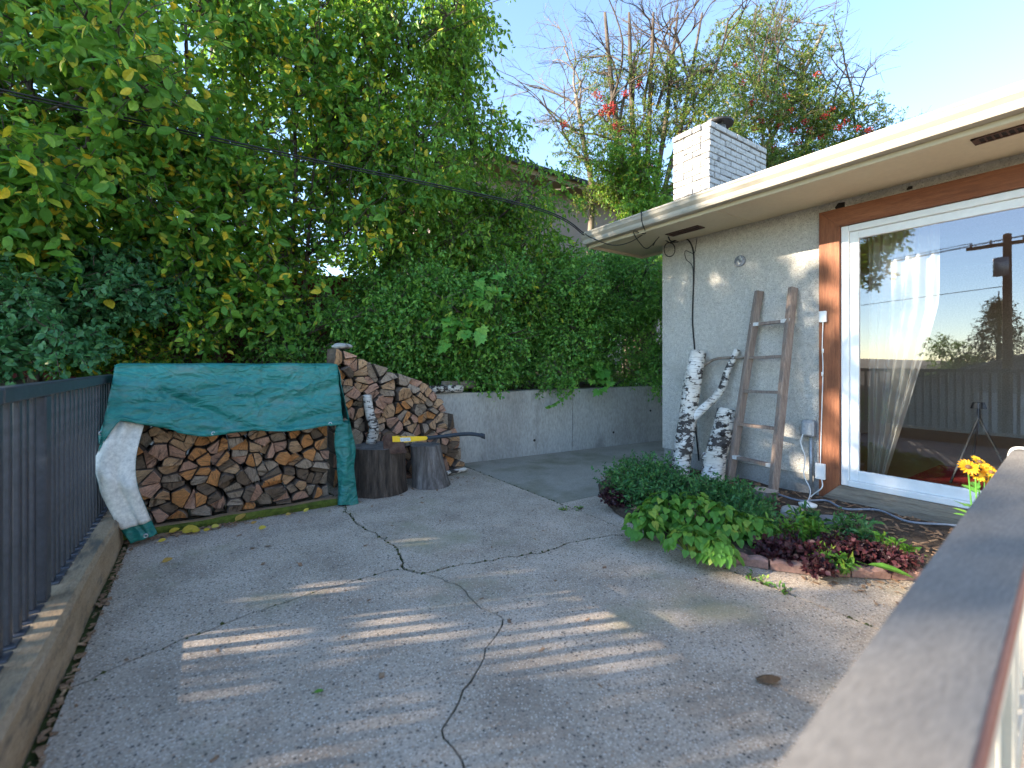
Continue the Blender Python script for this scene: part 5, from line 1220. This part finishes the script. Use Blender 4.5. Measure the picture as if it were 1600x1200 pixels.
# ------------------------------------------------------------------ red board fence and neighbour's house behind the hedge
RFY = 7.3
rf = empty('red_fence', (-9, RFY, 1.0)); tag(rf, 'tall dark red board fence standing behind the hedge', 'fence')
bme = MB().box(-.068, .068, -.009, .009, -.2, 1.55, c=.003).mesh('board', M['red_fence'])
for k in range(89):
    o = link('board', bme, rf, (k * .1345, random.uniform(-.004, .004), random.uniform(-.02, .02)))
for z in (.3, 1.25): MB().box(-.1, 11.9, .010, .05, z, z + .09).build('fence_rail', M['red_fence'], rf)
nh = empty('neighbour_house', (7.2, 8.9, 1.0)); tag(nh, 'taupe stucco house with dark roof partly hidden behind the trees', 'house')
def nb(name, mat, *a): return MB().box(*a).build(name, M[mat], nh)
nb('wall', 'neigh', -1.9, 7, 0, 7, -.3, 4.55); nb('soffit', 'neigh_trim', -2.3, 7.4, -.55, 7.5, 4.551, 4.60); nb('fascia', 'neigh_trim', -2.32, 7.42, -.57, -.551, 4.50, 4.72)
mb = MB(); mb.poly([(-2.45, -.65, 4.72), (7.5, -.65, 4.72), (7.5, 3.5, 6.0), (-2.45, 3.5, 6.0)]); mb.poly([(-2.45, 7.6, 4.72), (-2.45, 3.5, 6.0), (7.5, 3.5, 6.0), (7.5, 7.6, 4.72)]); mb.poly([(-2.45, -.65, 4.62), (-2.45, -.65, 4.72), (7.5, -.65, 4.72), (7.5, -.65, 4.62)]); mb.build('roof', M['shingle'], nh)
nb('window', 'vinyl', 3.0, 4.4, -.02, -.001, 2.2, 3.4); nb('pane', 'glass', 3.08, 4.32, -.024, -.021, 2.28, 3.32)

# ------------------------------------------------------------------ hedge trees (columns of foliage read from the photograph, each with its own depth)
def fill(px0, px1, py0, py1, d0, d1, n, r, tw, rr, hole=lambda x, y: False, zmin=.95):
    out = []; tries = 0
    while len(out) < n and tries < 4000:
        tries += 1
        x, y, d = rr.uniform(px0, px1), rr.uniform(py0, py1), rr.uniform(d0, d1)
        if hole(x, y): continue
        p = WD(x, y, d); ra_ = r * rr.uniform(.75, 1.25)
        if p.z < zmin: continue
        if any((Vector(q[:3]) - p).length < .38 * r for q in out): continue
        out.append((p.x, p.y, p.z, ra_, ra_, ra_ * .8, tw * rr.uniform(.8, 1.2)))
    return out
def B_(px, d, z=None):
    p = WD(px, 568, d); p.z = gz(p.x, p.y) if z is None else z; return tuple(p)
def stem_(pxs, rad): return ([WD(x, y, d) if not isinstance(y, str) else Vector(B_(x, d)) for x, y, d in pxs], rad)
rr = random.Random(3)
h1 = lambda x, y: (x > 30 and 360 < y < 440 and x < 105) or (y > 455 and x > 90)
tree('plum_tree', 'broad leaved tree with some yellow leaves overhanging the dark railing', B_(52, 4.6), [stem_([(52, 'g', 4.6), (75, 470, 4.5), (110, 330, 4.3), (60, 170, 4.1), (10, 60, 4.0)], .055), stem_([(98, 'g', 4.7), (105, 520, 4.6), (130, 250, 4.4), (180, 120, 4.3)], .045)],
     fill(-80, 210, -40, 500, 3.3, 4.6, 34, .48, 62, rr, h1), 'leaf_plum', L=.098, W=.56, per=9, parts=300, seed=1)
h2 = lambda x, y: (y > 470) or (370 < x < 430 and 60 < y < 180)
tree('plum_tree', 'leafy tree with a straight slim trunk rising behind the tarpaulin', B_(340, 5.3), [stem_([(342, 'g', 5.3), (338, 520, 5.3), (345, 400, 5.2), (300, 200, 5.0), (290, 40, 5.0)], .055), stem_([(300, 'g', 5.4), (320, 540, 5.3), (250, 300, 5.0)], .03)],
     fill(150, 400, -40, 500, 4.2, 5.6, 34, .52, 62, rr, h2), 'leaf_plum', L=.092, W=.56, per=9, parts=260, seed=2)
h3 = lambda x, y: (y > 480) or (395 < x < 450 and 70 < y < 190)
tree('plum_tree', 'leafy tree with two thin trunks and sky showing between its branches', B_(450, 5.9), [stem_([(425, 'g', 5.9), (440, 480, 5.8), (462, 300, 5.7), (455, 120, 5.6)], .05), stem_([(470, 'g', 6.0), (480, 400, 5.8), (500, 150, 5.6)], .035)],
     fill(350, 600, -40, 540, 4.9, 6.3, 36, .55, 62, rr, h3), 'leaf_plum', L=.088, W=.56, per=9, parts=200, seed=3)
h4 = lambda x, y: (y > 560) or (520 < x < 560 and 80 < y < 130)
tree('elm_tree', 'dense green tree rising behind the log heap', B_(600, 6.4), [stem_([(590, 'g', 6.4), (610, 400, 6.3), (600, 200, 6.1), (590, 40, 6.0)], .06)],
     fill(550, 730, -40, 520, 5.3, 6.8, 34, .55, 80, rr, h4), 'leaf_elm', L=.075, W=.5, per=9, seed=4, droop=.45)
h5 = lambda x, y: y < 180 and x > 740 or (x > 790 and y < 230)
tree('elm_tree', 'loose green tree with drooping leaves beside the bare branches', B_(760, 6.9), [stem_([(750, 'g', 6.9), (745, 400, 6.8), (735, 200, 6.7), (720, 40, 6.6)], .05)],
     fill(690, 860, -30, 470, 5.8, 7.2, 30, .5, 74, rr, h5), 'leaf_elm', L=.070, W=.48, per=9, seed=5, droop=.55)
tree('plum_tree', 'leafy tree at the far end of the red fence, past the railing corner', (-4.3, 6.9, gz(-4.3, 6.9)), [([(-4.3, 6.9, .8), (-4.3, 6.9, 2.2), (-4.2, 6.8, 3.8)], .06)],
     [(-4.3 + rr.uniform(-1.1, 1.1), 6.7 + rr.uniform(-.7, .6), 2.4 + rr.uniform(-1.0, 1.6), .5, .5, .42, 52) for i in range(26)], 'leaf_plum', L=.095, W=.56, per=9, seed=19)
# far backdrop trees behind the red fence
h6 = lambda x, y: (380 < x < 450 and 40 < y < 190) or (x > 520 and y < 130 and x < 570)
tree('tall_tree', 'bright backlit tree growing beyond the red fence', B_(330, 9.5), [stem_([(330, 'g', 9.5), (340, 300, 9.4), (330, 60, 9.2)], .11), stem_([(200, 'g', 9.8), (190, 250, 9.6), (180, 0, 9.4)], .10)],
     fill(-60, 720, -60, 470, 8.6, 10.8, 62, 1.0, 80, rr, h6, 1.5), 'leaf_elm', L=.11, W=.55, per=9, seed=6)
# small-leaved shrubs
tree('honeysuckle', 'blue green small leaved shrub spilling over the dark railing', B_(70, 4.1), [stem_([(50, 'g', 4.1), (60, 540, 4.05), (40, 470, 3.9)], .02), stem_([(180, 'g', 4.8), (200, 480, 4.6)], .02)],
     fill(-40, 130, 425, 545, 3.5, 4.2, 12, .27, 95, rr, zmin=.9) + fill(110, 300, 400, 500, 3.9, 4.8, 14, .28, 95, rr), 'leaf_blue', L=.058, W=.6, per=8, cat='shrub', seed=7, tw=(.10, .22))
tree('low_shrub', 'tangled green shrub between the dark railing and the tarpaulin', B_(200, 4.9), [stem_([(180, 'g', 4.9), (190, 540, 4.9)], .02), stem_([(240, 'g', 5.0), (225, 530, 4.9)], .02)],
     fill(80, 340, 455, 568, 4.3, 5.3, 20, .28, 60, rr), 'leaf_plum', L=.062, W=.58, per=8, cat='shrub', seed=18, tw=(.1, .24))
tree('low_shrub', 'small green shrub filling the gap behind the top of the tarpaulin', B_(420, 5.2), [stem_([(400, 'g', 5.2), (420, 520, 5.2)], .018)],
     fill(310, 570, 470, 565, 4.9, 5.7, 20, .30, 90, rr), 'leaf_hedge', L=.042, W=.6, per=8, cat='shrub', seed=8, tw=(.1, .2))
def hedge(label, px0, px1, py0, py1, d0, d1, n, r, tw, seed, L=.036, hole=lambda x, y: False):
    pm_x = (px0 + px1) / 2; tree('hedge_shrub', label, B_(pm_x, (d0 + d1) / 2 + .3), [stem_([(pm_x - 20 + 25 * i, 'g', (d0 + d1) / 2 + .3), (pm_x - 30 + 30 * i, py1 - 60, (d0 + d1) / 2 + .2), (pm_x - 50 + 50 * i, (py0 + py1) / 2, (d0 + d1) / 2)], .02) for i in range(3)],
        fill(px0, px1, py0, py1 - 8, d0, d1, n, r, tw, rr, hole, 1.02), 'leaf_hedge', L=L * 1.15, W=.66, per=8, cat='shrub', group='hedge above the concrete wall', seed=seed, tw=(.10, .22))
hedge('dark green hedge shrub growing directly behind the log heap', 560, 680, 420, 592, 5.2, 6.2, 26, .38, 150, 9)
hedge('dense hedge shrub above the middle of the concrete wall', 670, 800, 430, 600, 5.5, 6.5, 32, .38, 160, 10)
hedge('hedge shrub trailing over the panel joint of the concrete wall', 790, 920, 420, 600, 6.0, 7.2, 34, .42, 170, 11)
hedge('hedge shrub in the corner by the stucco house', 900, 1045, 400, 596, 6.6, 7.9, 36, .44, 180, 12)
tree('ash_tree', 'upright green tree between the taupe house and the eave corner', B_(985, 8.4), [stem_([(985, 'g', 8.4), (980, 440, 8.3), (975, 330, 8.2)], .05)],
     fill(905, 1050, 250, 480, 7.6, 8.8, 26, .45, 85, rr, lambda x, y: x < 945 and y < 440), 'leaf_elm', L=.075, W=.42, per=9, seed=13)
tree('green_tree', 'shrubby tree filling the gap in front of the taupe wall', B_(800, 7.2), [stem_([(800, 'g', 7.2), (810, 430, 7.1), (820, 330, 7.0)], .04)],
     fill(690, 900, 290, 500, 6.4, 7.4, 28, .44, 90, rr, lambda x, y: x > 835 and y < 400), 'leaf_elm', L=.06, W=.5, per=9, seed=14)

# ------------------------------------------------------------------ rowan trees with red berries, and bare branches
bm_ = MB()
brr = random.Random(2)
for k in range(22):
    d = Vector((brr.gauss(0, 1), brr.gauss(0, 1), brr.gauss(0, .7))).normalized() * (.07 * brr.random() ** .4); r_ = .016
    b = len(bm_.v); bm_.v += [tuple(d + Vector(q) * r_) for q in ((1, 0, 0), (-1, 0, 0), (0, 1, 0), (0, -1, 0), (0, 0, 1), (0, 0, -1))]
    bm_.f += [(b + 0, b + 2, b + 4), (b + 2, b + 1, b + 4), (b + 1, b + 3, b + 4), (b + 3, b + 0, b + 4), (b + 2, b + 0, b + 5), (b + 1, b + 2, b + 5), (b + 3, b + 1, b + 5), (b + 0, b + 3, b + 5)]; bm_.m += [0] * 8
berry_me = bm_.mesh('berry_cluster', M['berry'], True)
def berries(root, pix, d, rr):
    for px, py in pix:
        p = WD(px, py, d + rr.uniform(-.25, .15)) - root.location; link('berry_cluster', berry_me, root, p).rotation_euler = (rr.uniform(0, 3), 0, rr.uniform(0, 6))
def bare(mb, p, d, L, r_, depth, rr, spread=.55, droop=0):
    n = 4; pts = [p]; dd = d.copy()
    for i in range(n):
        dd = (dd + Vector((rr.gauss(0, .16), rr.gauss(0, .16), rr.gauss(0, .12) - droop))).normalized(); pts.append(pts[-1] + dd * (L / n))
    mb.tube(pts, [r_ * (1 - .45 * i / n) for i in range(n + 1)], 6 if r_ > .015 else 4, cap=False)
    if depth == 0: return
    for k in range(rr.randint(2, 4)):
        i = rr.randint(1, n); q = (dd + Vector((rr.gauss(0, spread), rr.gauss(0, spread), rr.gauss(0, spread * .7)))).normalized(); bare(mb, pts[i], q, L * rr.uniform(.5, .78), r_ * .55, depth - 1, rr, spread, droop)
rr = random.Random(9)
r1 = tree('rowan_tree', 'many stemmed rowan with red berries rising behind the eave corner', B_(990, 8.8), [stem_([(980 + i * 9, 'g', 8.8), (985 + i * 12, 330, 8.7), (962 + i * 26, 190, 8.6), (945 + i * 38, 20, 8.5)], .10 - .008 * i) for i in range(5)],
     fill(885, 1150, 90, 330, 8.0, 9.2, 52, .45, 62, rr, lambda x, y: y < 190 and x < 1060 and rr.random() < .6), 'leaf_rowan', L=.058, W=.28, per=13, bark='bark', seed=15, tw=(.14, .26), twigr=.005)
berries(r1, [(931, 146), (938, 153), (956, 166), (953, 178), (941, 176), (998, 133), (978, 146), (882, 194), (962, 197), (1015, 263), (945, 170), (960, 172), (972, 205)], 8.1, rr)
mb = MB()
for i in range(9):
    p = WD(950 + i * 19, 190 - 5 * i, 8.6); bare(mb, p - r1.location, Vector((rr.uniform(-.3, .3), rr.uniform(-.3, .2), 1)), 1.3, .03, 4, rr, .5)
for i in range(5):
    p = WD(1000 + i * 20, 230, 8.5); bare(mb, p - r1.location, Vector((rr.uniform(-.6, .6), rr.uniform(-.3, .3), .7)), .9, .018, 3, rr, .6)
mb.build('bare_branches', M['bark'], r1, True)['kind'] = 'stuff'
r2 = tree('rowan_tree', 'rowan crown full of red berries rising behind the brick chimney', B_(1230, 10.0, .9), [stem_([(1150, 420, 10.0), (1160, 300, 9.9), (1220, 190, 9.8), (1290, 40, 9.7)], .09), stem_([(1200, 420, 10.0), (1225, 300, 9.9), (1280, 200, 9.8), (1370, 160, 9.6)], .06)],
     fill(1130, 1330, 30, 330, 9.2, 10.4, 60, .58, 115, rr, lambda x, y: x > 1270 and y < 150) + fill(1280, 1385, 165, 275, 9.3, 9.9, 14, .42, 70, rr), 'leaf_rowan', L=.062, W=.28, per=13, bark='bark_pale', seed=16, tw=(.14, .28), twigr=.005)
berries(r2, [(1176, 160), (1190, 188), (1215, 177), (1218, 196), (1240, 203), (1282, 183), (1290, 180), (1300, 172), (1246, 224), (1265, 203), (1310, 199), (1340, 200), (1358, 203), (1277, 116), (1258, 190), (1208, 232), (1160, 128), (1150, 100), (1228, 150), (1235, 172), (1322, 190), (1265, 240), (1198, 152), (1180, 200), (1284, 214)], 9.25, rr)
mb = MB()
for i in range(9):
    p = WD(1160 + i * 22, 190 + 5 * (i % 3), 9.7); bare(mb, p - r2.location, Vector((rr.uniform(-.3, .6), rr.uniform(-.3, .1), .9)), 1.35, .026, 3, rr, .55)
for i in range(4):
    p = WD(1290 + i * 18, 225, 9.6); bare(mb, p - r2.location, Vector((.8, -.5, .35)), .8, .014, 3, rr, .45)
mb.build('bare_branches', M['bark'], r2, True)['kind'] = 'stuff'
dt = empty('bare_tree', B_(905, 9.4)); tag(dt, 'leafless grey tree spreading bare twigs over the taupe house', 'tree'); mb = MB(); q0 = Vector((0, 0, 0))
P = [q0, WD(925, 330, 9.3) - dt.location, WD(915, 240, 9.2) - dt.location, WD(900, 150, 9.1) - dt.location]
mb.tube(spline(P, 5), [.075 - .04 * i / 15 for i in range(16)], 8, noise=.2); mb.build('trunk', M['bark_pale'], dt, True); mb = MB()
for (px, py, dx, dz_) in ((918, 255, -.5, .4), (912, 215, -.8, .6), (905, 180, .2, 1), (905, 170, -.7, .8), (900, 150, -.3, 1), (900, 150, .4, .9), (908, 195, .7, .6), (922, 290, -.9, -.1), (922, 300, .3, -.2), (910, 205, -.95, .25)):
    bare(mb, WD(px, py, 9.15) - dt.location, c2w(dx, 0, dz_).normalized(), 1.15, .024, 4, rr, .5, .04)
mb.build('branches', M['bark_pale'], dt, True)['kind'] = 'stuff'
# seedling maples in the hedge
def maple_mesh(L):
    prof = [(0, 0), (.18, -.10), (.42, -.06), (.36, .10), (.58, .28), (.40, .34), (.46, .62), (.24, .54), (.0, 1.0)]
    ring = prof + [(-x, y) for x, y in prof[-2:0:-1]]; mb = MB(); zf = lambda x, y: -.16 * y * y + .22 * abs(x) * (1 - y * .5)
    c_ = (0, .30 * L, zf(0, .3) * L); P = [(x * L, y * L, zf(x, y) * L) for x, y in ring]
    for i in range(len(P)): mb.poly([c_, P[i], P[(i + 1) % len(P)]])
    mb.tube([(0, 0, 0), (0, -.6 * L, -.1 * L)], .002, 4); return mb.mesh('leaf', M['leaf_maple'])
MM = [maple_mesh(.14), maple_mesh(.12)]
def maple(label, base, pix, d, seed):
    rr = random.Random(seed); e = empty('maple_sapling', base); tag(e, label, 'sapling'); Bv = Vector(base); st_ = MB()
    for i, (px, py) in enumerate(pix):
        p = WD(px, py, d + rr.uniform(-.12, .12)) - Bv; st_.tube(wob(Vector((0, 0, 0)) if i % 4 == 0 else p * .55, p, 4, .05, rr), [.006, .005, .004, .003, .002], 4, cap=False)
        for k in range(3):
            a = rr.uniform(0, 6.28); put(MM[k % 2], 'leaf', e, p + Vector((rr.uniform(-.08, .08), rr.uniform(-.08, .08), rr.uniform(-.06, .06))), Vector((.5 * math.cos(a) - .35, .5 * math.sin(a) - .5, rr.uniform(-.7, -.1))), Vector((rr.uniform(-.3, .3) - .25, rr.uniform(-.3, .3) - .5, .8)), rr.uniform(.75, 1.15))
    st_.build('stems', M['bark'], e, True)
maple('maple sapling with large bright green leaves hanging in front of the hedge', B_(760, 6.5), [(752, 440), (770, 452), (785, 462), (745, 460), (760, 475), (740, 470), (778, 435)], 5.2, 1)
maple('maple sapling with pale green leaves beside the log heap hedge', B_(720, 6.3), [(715, 495), (730, 505), (705, 520), (690, 535), (725, 525), (700, 505), (745, 520)], 5.1, 2)
maple('low bright maple seedling hanging over the wall near the house', B_(945, 7.6), [(935, 570), (945, 585), (955, 595), (930, 595), (940, 606), (950, 575)], 6.2, 3)
vb_ = WD(895, 606, 6.15); e = empty('ivy_trail', vb_); tag(e, 'thin leafy vine trailing down the face of the concrete wall', 'vine'); st_ = MB(); vp = [WD(895, 604, 6.1) - vb_, WD(888, 614, 5.98) - vb_, WD(875, 625, 5.93) - vb_, WD(860, 634, 5.9) - vb_, WD(852, 636, 5.88) - vb_]
Pv = spline(vp, 6); st_.tube(Pv, .003, 4); st_.build('stem', M['bark'], e, True)
for i, p in enumerate(Pv * 2): put(leaf_obj_mesh('ivy', .05, .7, M['leaf_hedge'])[i % 4], 'leaf', e, p, (rr.uniform(-1, 1), -.6, rr.uniform(-.8, .2)), (-.3, -.8, .4), rr.uniform(.7, 1.2))

# ------------------------------------------------------------------ below the railing: garden lamp and shrubs of the lower yard
lb_ = WD(52, 690, 3.6); lmp = empty('garden_lamp', (lb_.x, lb_.y, gz(lb_.x, lb_.y))); tag(lmp, 'pale garden lamp on a post seen through the railing slats', 'lamp'); hz_ = lb_.z - lmp.location.z
MB().tube([(0, 0, -.05), (0, 0, hz_ - .1)], .018, 8).build('post', M['dark_metal'], lmp, True); MB().tube([(0, 0, hz_ - .1), (0, 0, hz_ + .03), (0, 0, hz_ + .06)], [.045, .075, .07], 12).build('glass', M['white_plastic'], lmp, True); MB().tube([(0, 0, hz_ + .061), (0, 0, hz_ + .11)], [.09, .02], 12).build('cap', M['zinc'], lmp, True)
tree('yard_shrub', 'green shrub in the lower yard seen through the railing slats', (-2.2, 4.0, -.6), [([(-2.2, 4.0, -.6), (-2.1, 4.0, 0), (-2.0, 4.1, .6)], .03)],
     [(-1.9 - .4 * i, 3.4 + .35 * i, .1 + .1 * (i % 2), .4, .4, .38, 55) for i in range(4)], 'leaf_plum', L=.075, per=8, cat='shrub', seed=17)

# ------------------------------------------------------------------ trees that stand outside the picture to the left and shade the patio
def shade(label, base, c, R_, H_, n, tw, seed, L=.12):
    rr = random.Random(seed); bl = []
    for k in range(n):
        d = Vector((rr.gauss(0, 1), rr.gauss(0, 1), rr.gauss(0, 1))).normalized() * rr.random() ** .4; bl.append((c[0] + d.x * R_, c[1] + d.y * R_, c[2] + d.z * H_, .72, .72, .6, tw))
    b = Vector(base); tree('shade_tree', label, base, [([b, b + Vector((.1, 0, 1.5)), Vector(c), Vector(c) + Vector((.2, .1, H_ * .8))], .14)], bl, 'leaf_elm', L=L, W=.6, per=9, seed=seed, group='shade trees')
shade('tall leafy tree in the lower yard beyond the railing, nearest the hedge', (-7.2, 9.6, -1.3), (-7.2, 9.4, 5.9), 2.0, 2.8, 36, 58, 50)
shade('tall leafy tree in the lower yard beside the grey garage', (-8.0, 7.4, -1.4), (-8.0, 7.4, 6.0), 1.8, 3.0, 38, 58, 51)
shade('large leafy tree standing far behind the garage', (-16.5, 9.0, -1.7), (-16.5, 9.0, 7.4), 2.5, 3.5, 22, 50, 52, .14)
shade('slim leafy tree beside the garage wall in the lower yard', (-12.0, 7.7, -1.6), (-12.0, 7.7, 6.0), 1.7, 2.4, 11, 50, 53)

# ------------------------------------------------------------------ what the patio door mirrors: garage, utility pole, spruce
ga_ = empty('garage', (-15.4, 2.65, -1.75)); ga_.rotation_euler.z = R(-90); tag(ga_, 'low grey garage with gable roof across the lower yard', 'garage')
MB().box(-3.3, 3.3, -3.2, 3.2, 0, 2.25).build('wall', M['garage'], ga_)
mb = MB(); mb.poly([(3.7, -3.5, 2.1), (3.7, 3.5, 2.1), (0, 3.5, 3.3), (0, -3.5, 3.3)]); mb.poly([(-3.7, 3.5, 2.1), (-3.7, -3.5, 2.1), (0, -3.5, 3.3), (0, 3.5, 3.3)]); mb.poly([(3.3, -3.2, 2.251), (0, -3.2, 3.2), (-3.3, -3.2, 2.251)]); mb.poly([(3.3, 3.2, 2.251), (-3.3, 3.2, 2.251), (0, 3.2, 3.22)])
o = mb.build('roof', M['garage_roof'], ga_); o.modifiers.new('t', 'SOLIDIFY').thickness = .06
MB().box(-1.2, 1.2, 3.201, 3.23, 0, 2.0).build('garage_door', M['vinyl'], ga_)
def refl(px, X):                                                                              # direction seen in the door glass
    r = (px - CX) / FPX; dx, dy = CY_ * r + SY_, -SY_ * r + CY_; t = (2 * HX - X) / dx; return Vector((X, dy * t, 0)), t
pp, tt = refl(1573, -11.5); pz_ = CAM_H + (HY - 365) * tt / FPX
po = empty('utility_pole', (pp.x, pp.y, -1.65)); tag(po, 'brown wooden utility pole with transformer in the lower yard', 'utility pole'); ph = pz_ + 1.65
MB().tube([(0, 0, 0), (0, 0, ph)], [.13, .095], 10).build('shaft', M['pole_wood'], po, True); MB().tube([(.24, .1, ph - 1.3), (.24, .1, ph - .75)], .17, 12).build('transformer', M['grey_box'], po, True)
MB().box(-.05, .05, -.9, .9, ph - .35, ph - .25).build('crossarm', M['pole_wood'], po)
for k in (-.8, -.35, .35, .8): MB().tube([(0, k, ph - .25), (0, k, ph - .12)], .03, 6).build('insulator', M['grey_box'], po, True)
for k, (yo, zo) in enumerate(((-.8, -.12), (-.35, -.12), (.8, -.12), (0, -1.6))):
    a = Vector((pp.x, pp.y + yo, pz_ + zo)); cable('overhead_wire', 'thin overhead wire strung from the utility pole', [a, a + Vector((-1.0, 9, -.25)), a + Vector((-2.0, 20, .1))], .011, 'black_cable', group='overhead wires')
def spruce(label, X, px, top, seed, h0):
    p, t_ = refl(px, X); zt = CAM_H + (HY - top) * t_ / FPX; e = empty('spruce_tree', (p.x, p.y, h0)); tag(e, label, 'tree'); H_ = zt - h0; rng = np.random.default_rng(seed)
    MB().tube([(0, 0, 0), (0, 0, H_)], [.16, .02], 8).build('trunk', M['bark'], e, True); bl = []; lv = 0
    for lv in range(15):
        f = lv / 15; z = H_ * (.12 + .86 * f); R_ = (1 - f) * H_ * .40 + .08
        for a in range(9):
            an = a * .698 + lv * .4; bl.append((R_ * .6 * math.cos(an), R_ * .6 * math.sin(an), z - .1, R_ * .5, R_ * .5, .14, 12))
    P, T, Nn, Ln, Wd, segs = twigs(bl, 8, rng, .16, .18, .2, (.2, .4)); o = link('crown', leaf_mesh('crown', P, T, Nn, Ln, Wd, M['leaf_spruce'], rng), e); o['kind'] = 'stuff'
spruce('dark spruce tree standing behind the utility pole', -21, 1560, 455, 60, -1.8)
p, t_ = refl(1470, -22)
tree('round_tree', 'round green tree far across the lower yard beside the spruce', (p.x, p.y, -1.8), [([(p.x, p.y, -1.8), (p.x, p.y, 1.0)], .1)], [(p.x + random.uniform(-1, 1), p.y + random.uniform(-1.2, 1.2), 1.2 + random.uniform(-.8, .9), .8, .8, .7, 45) for i in range(10)], 'leaf_elm', L=.12, per=8, seed=61)
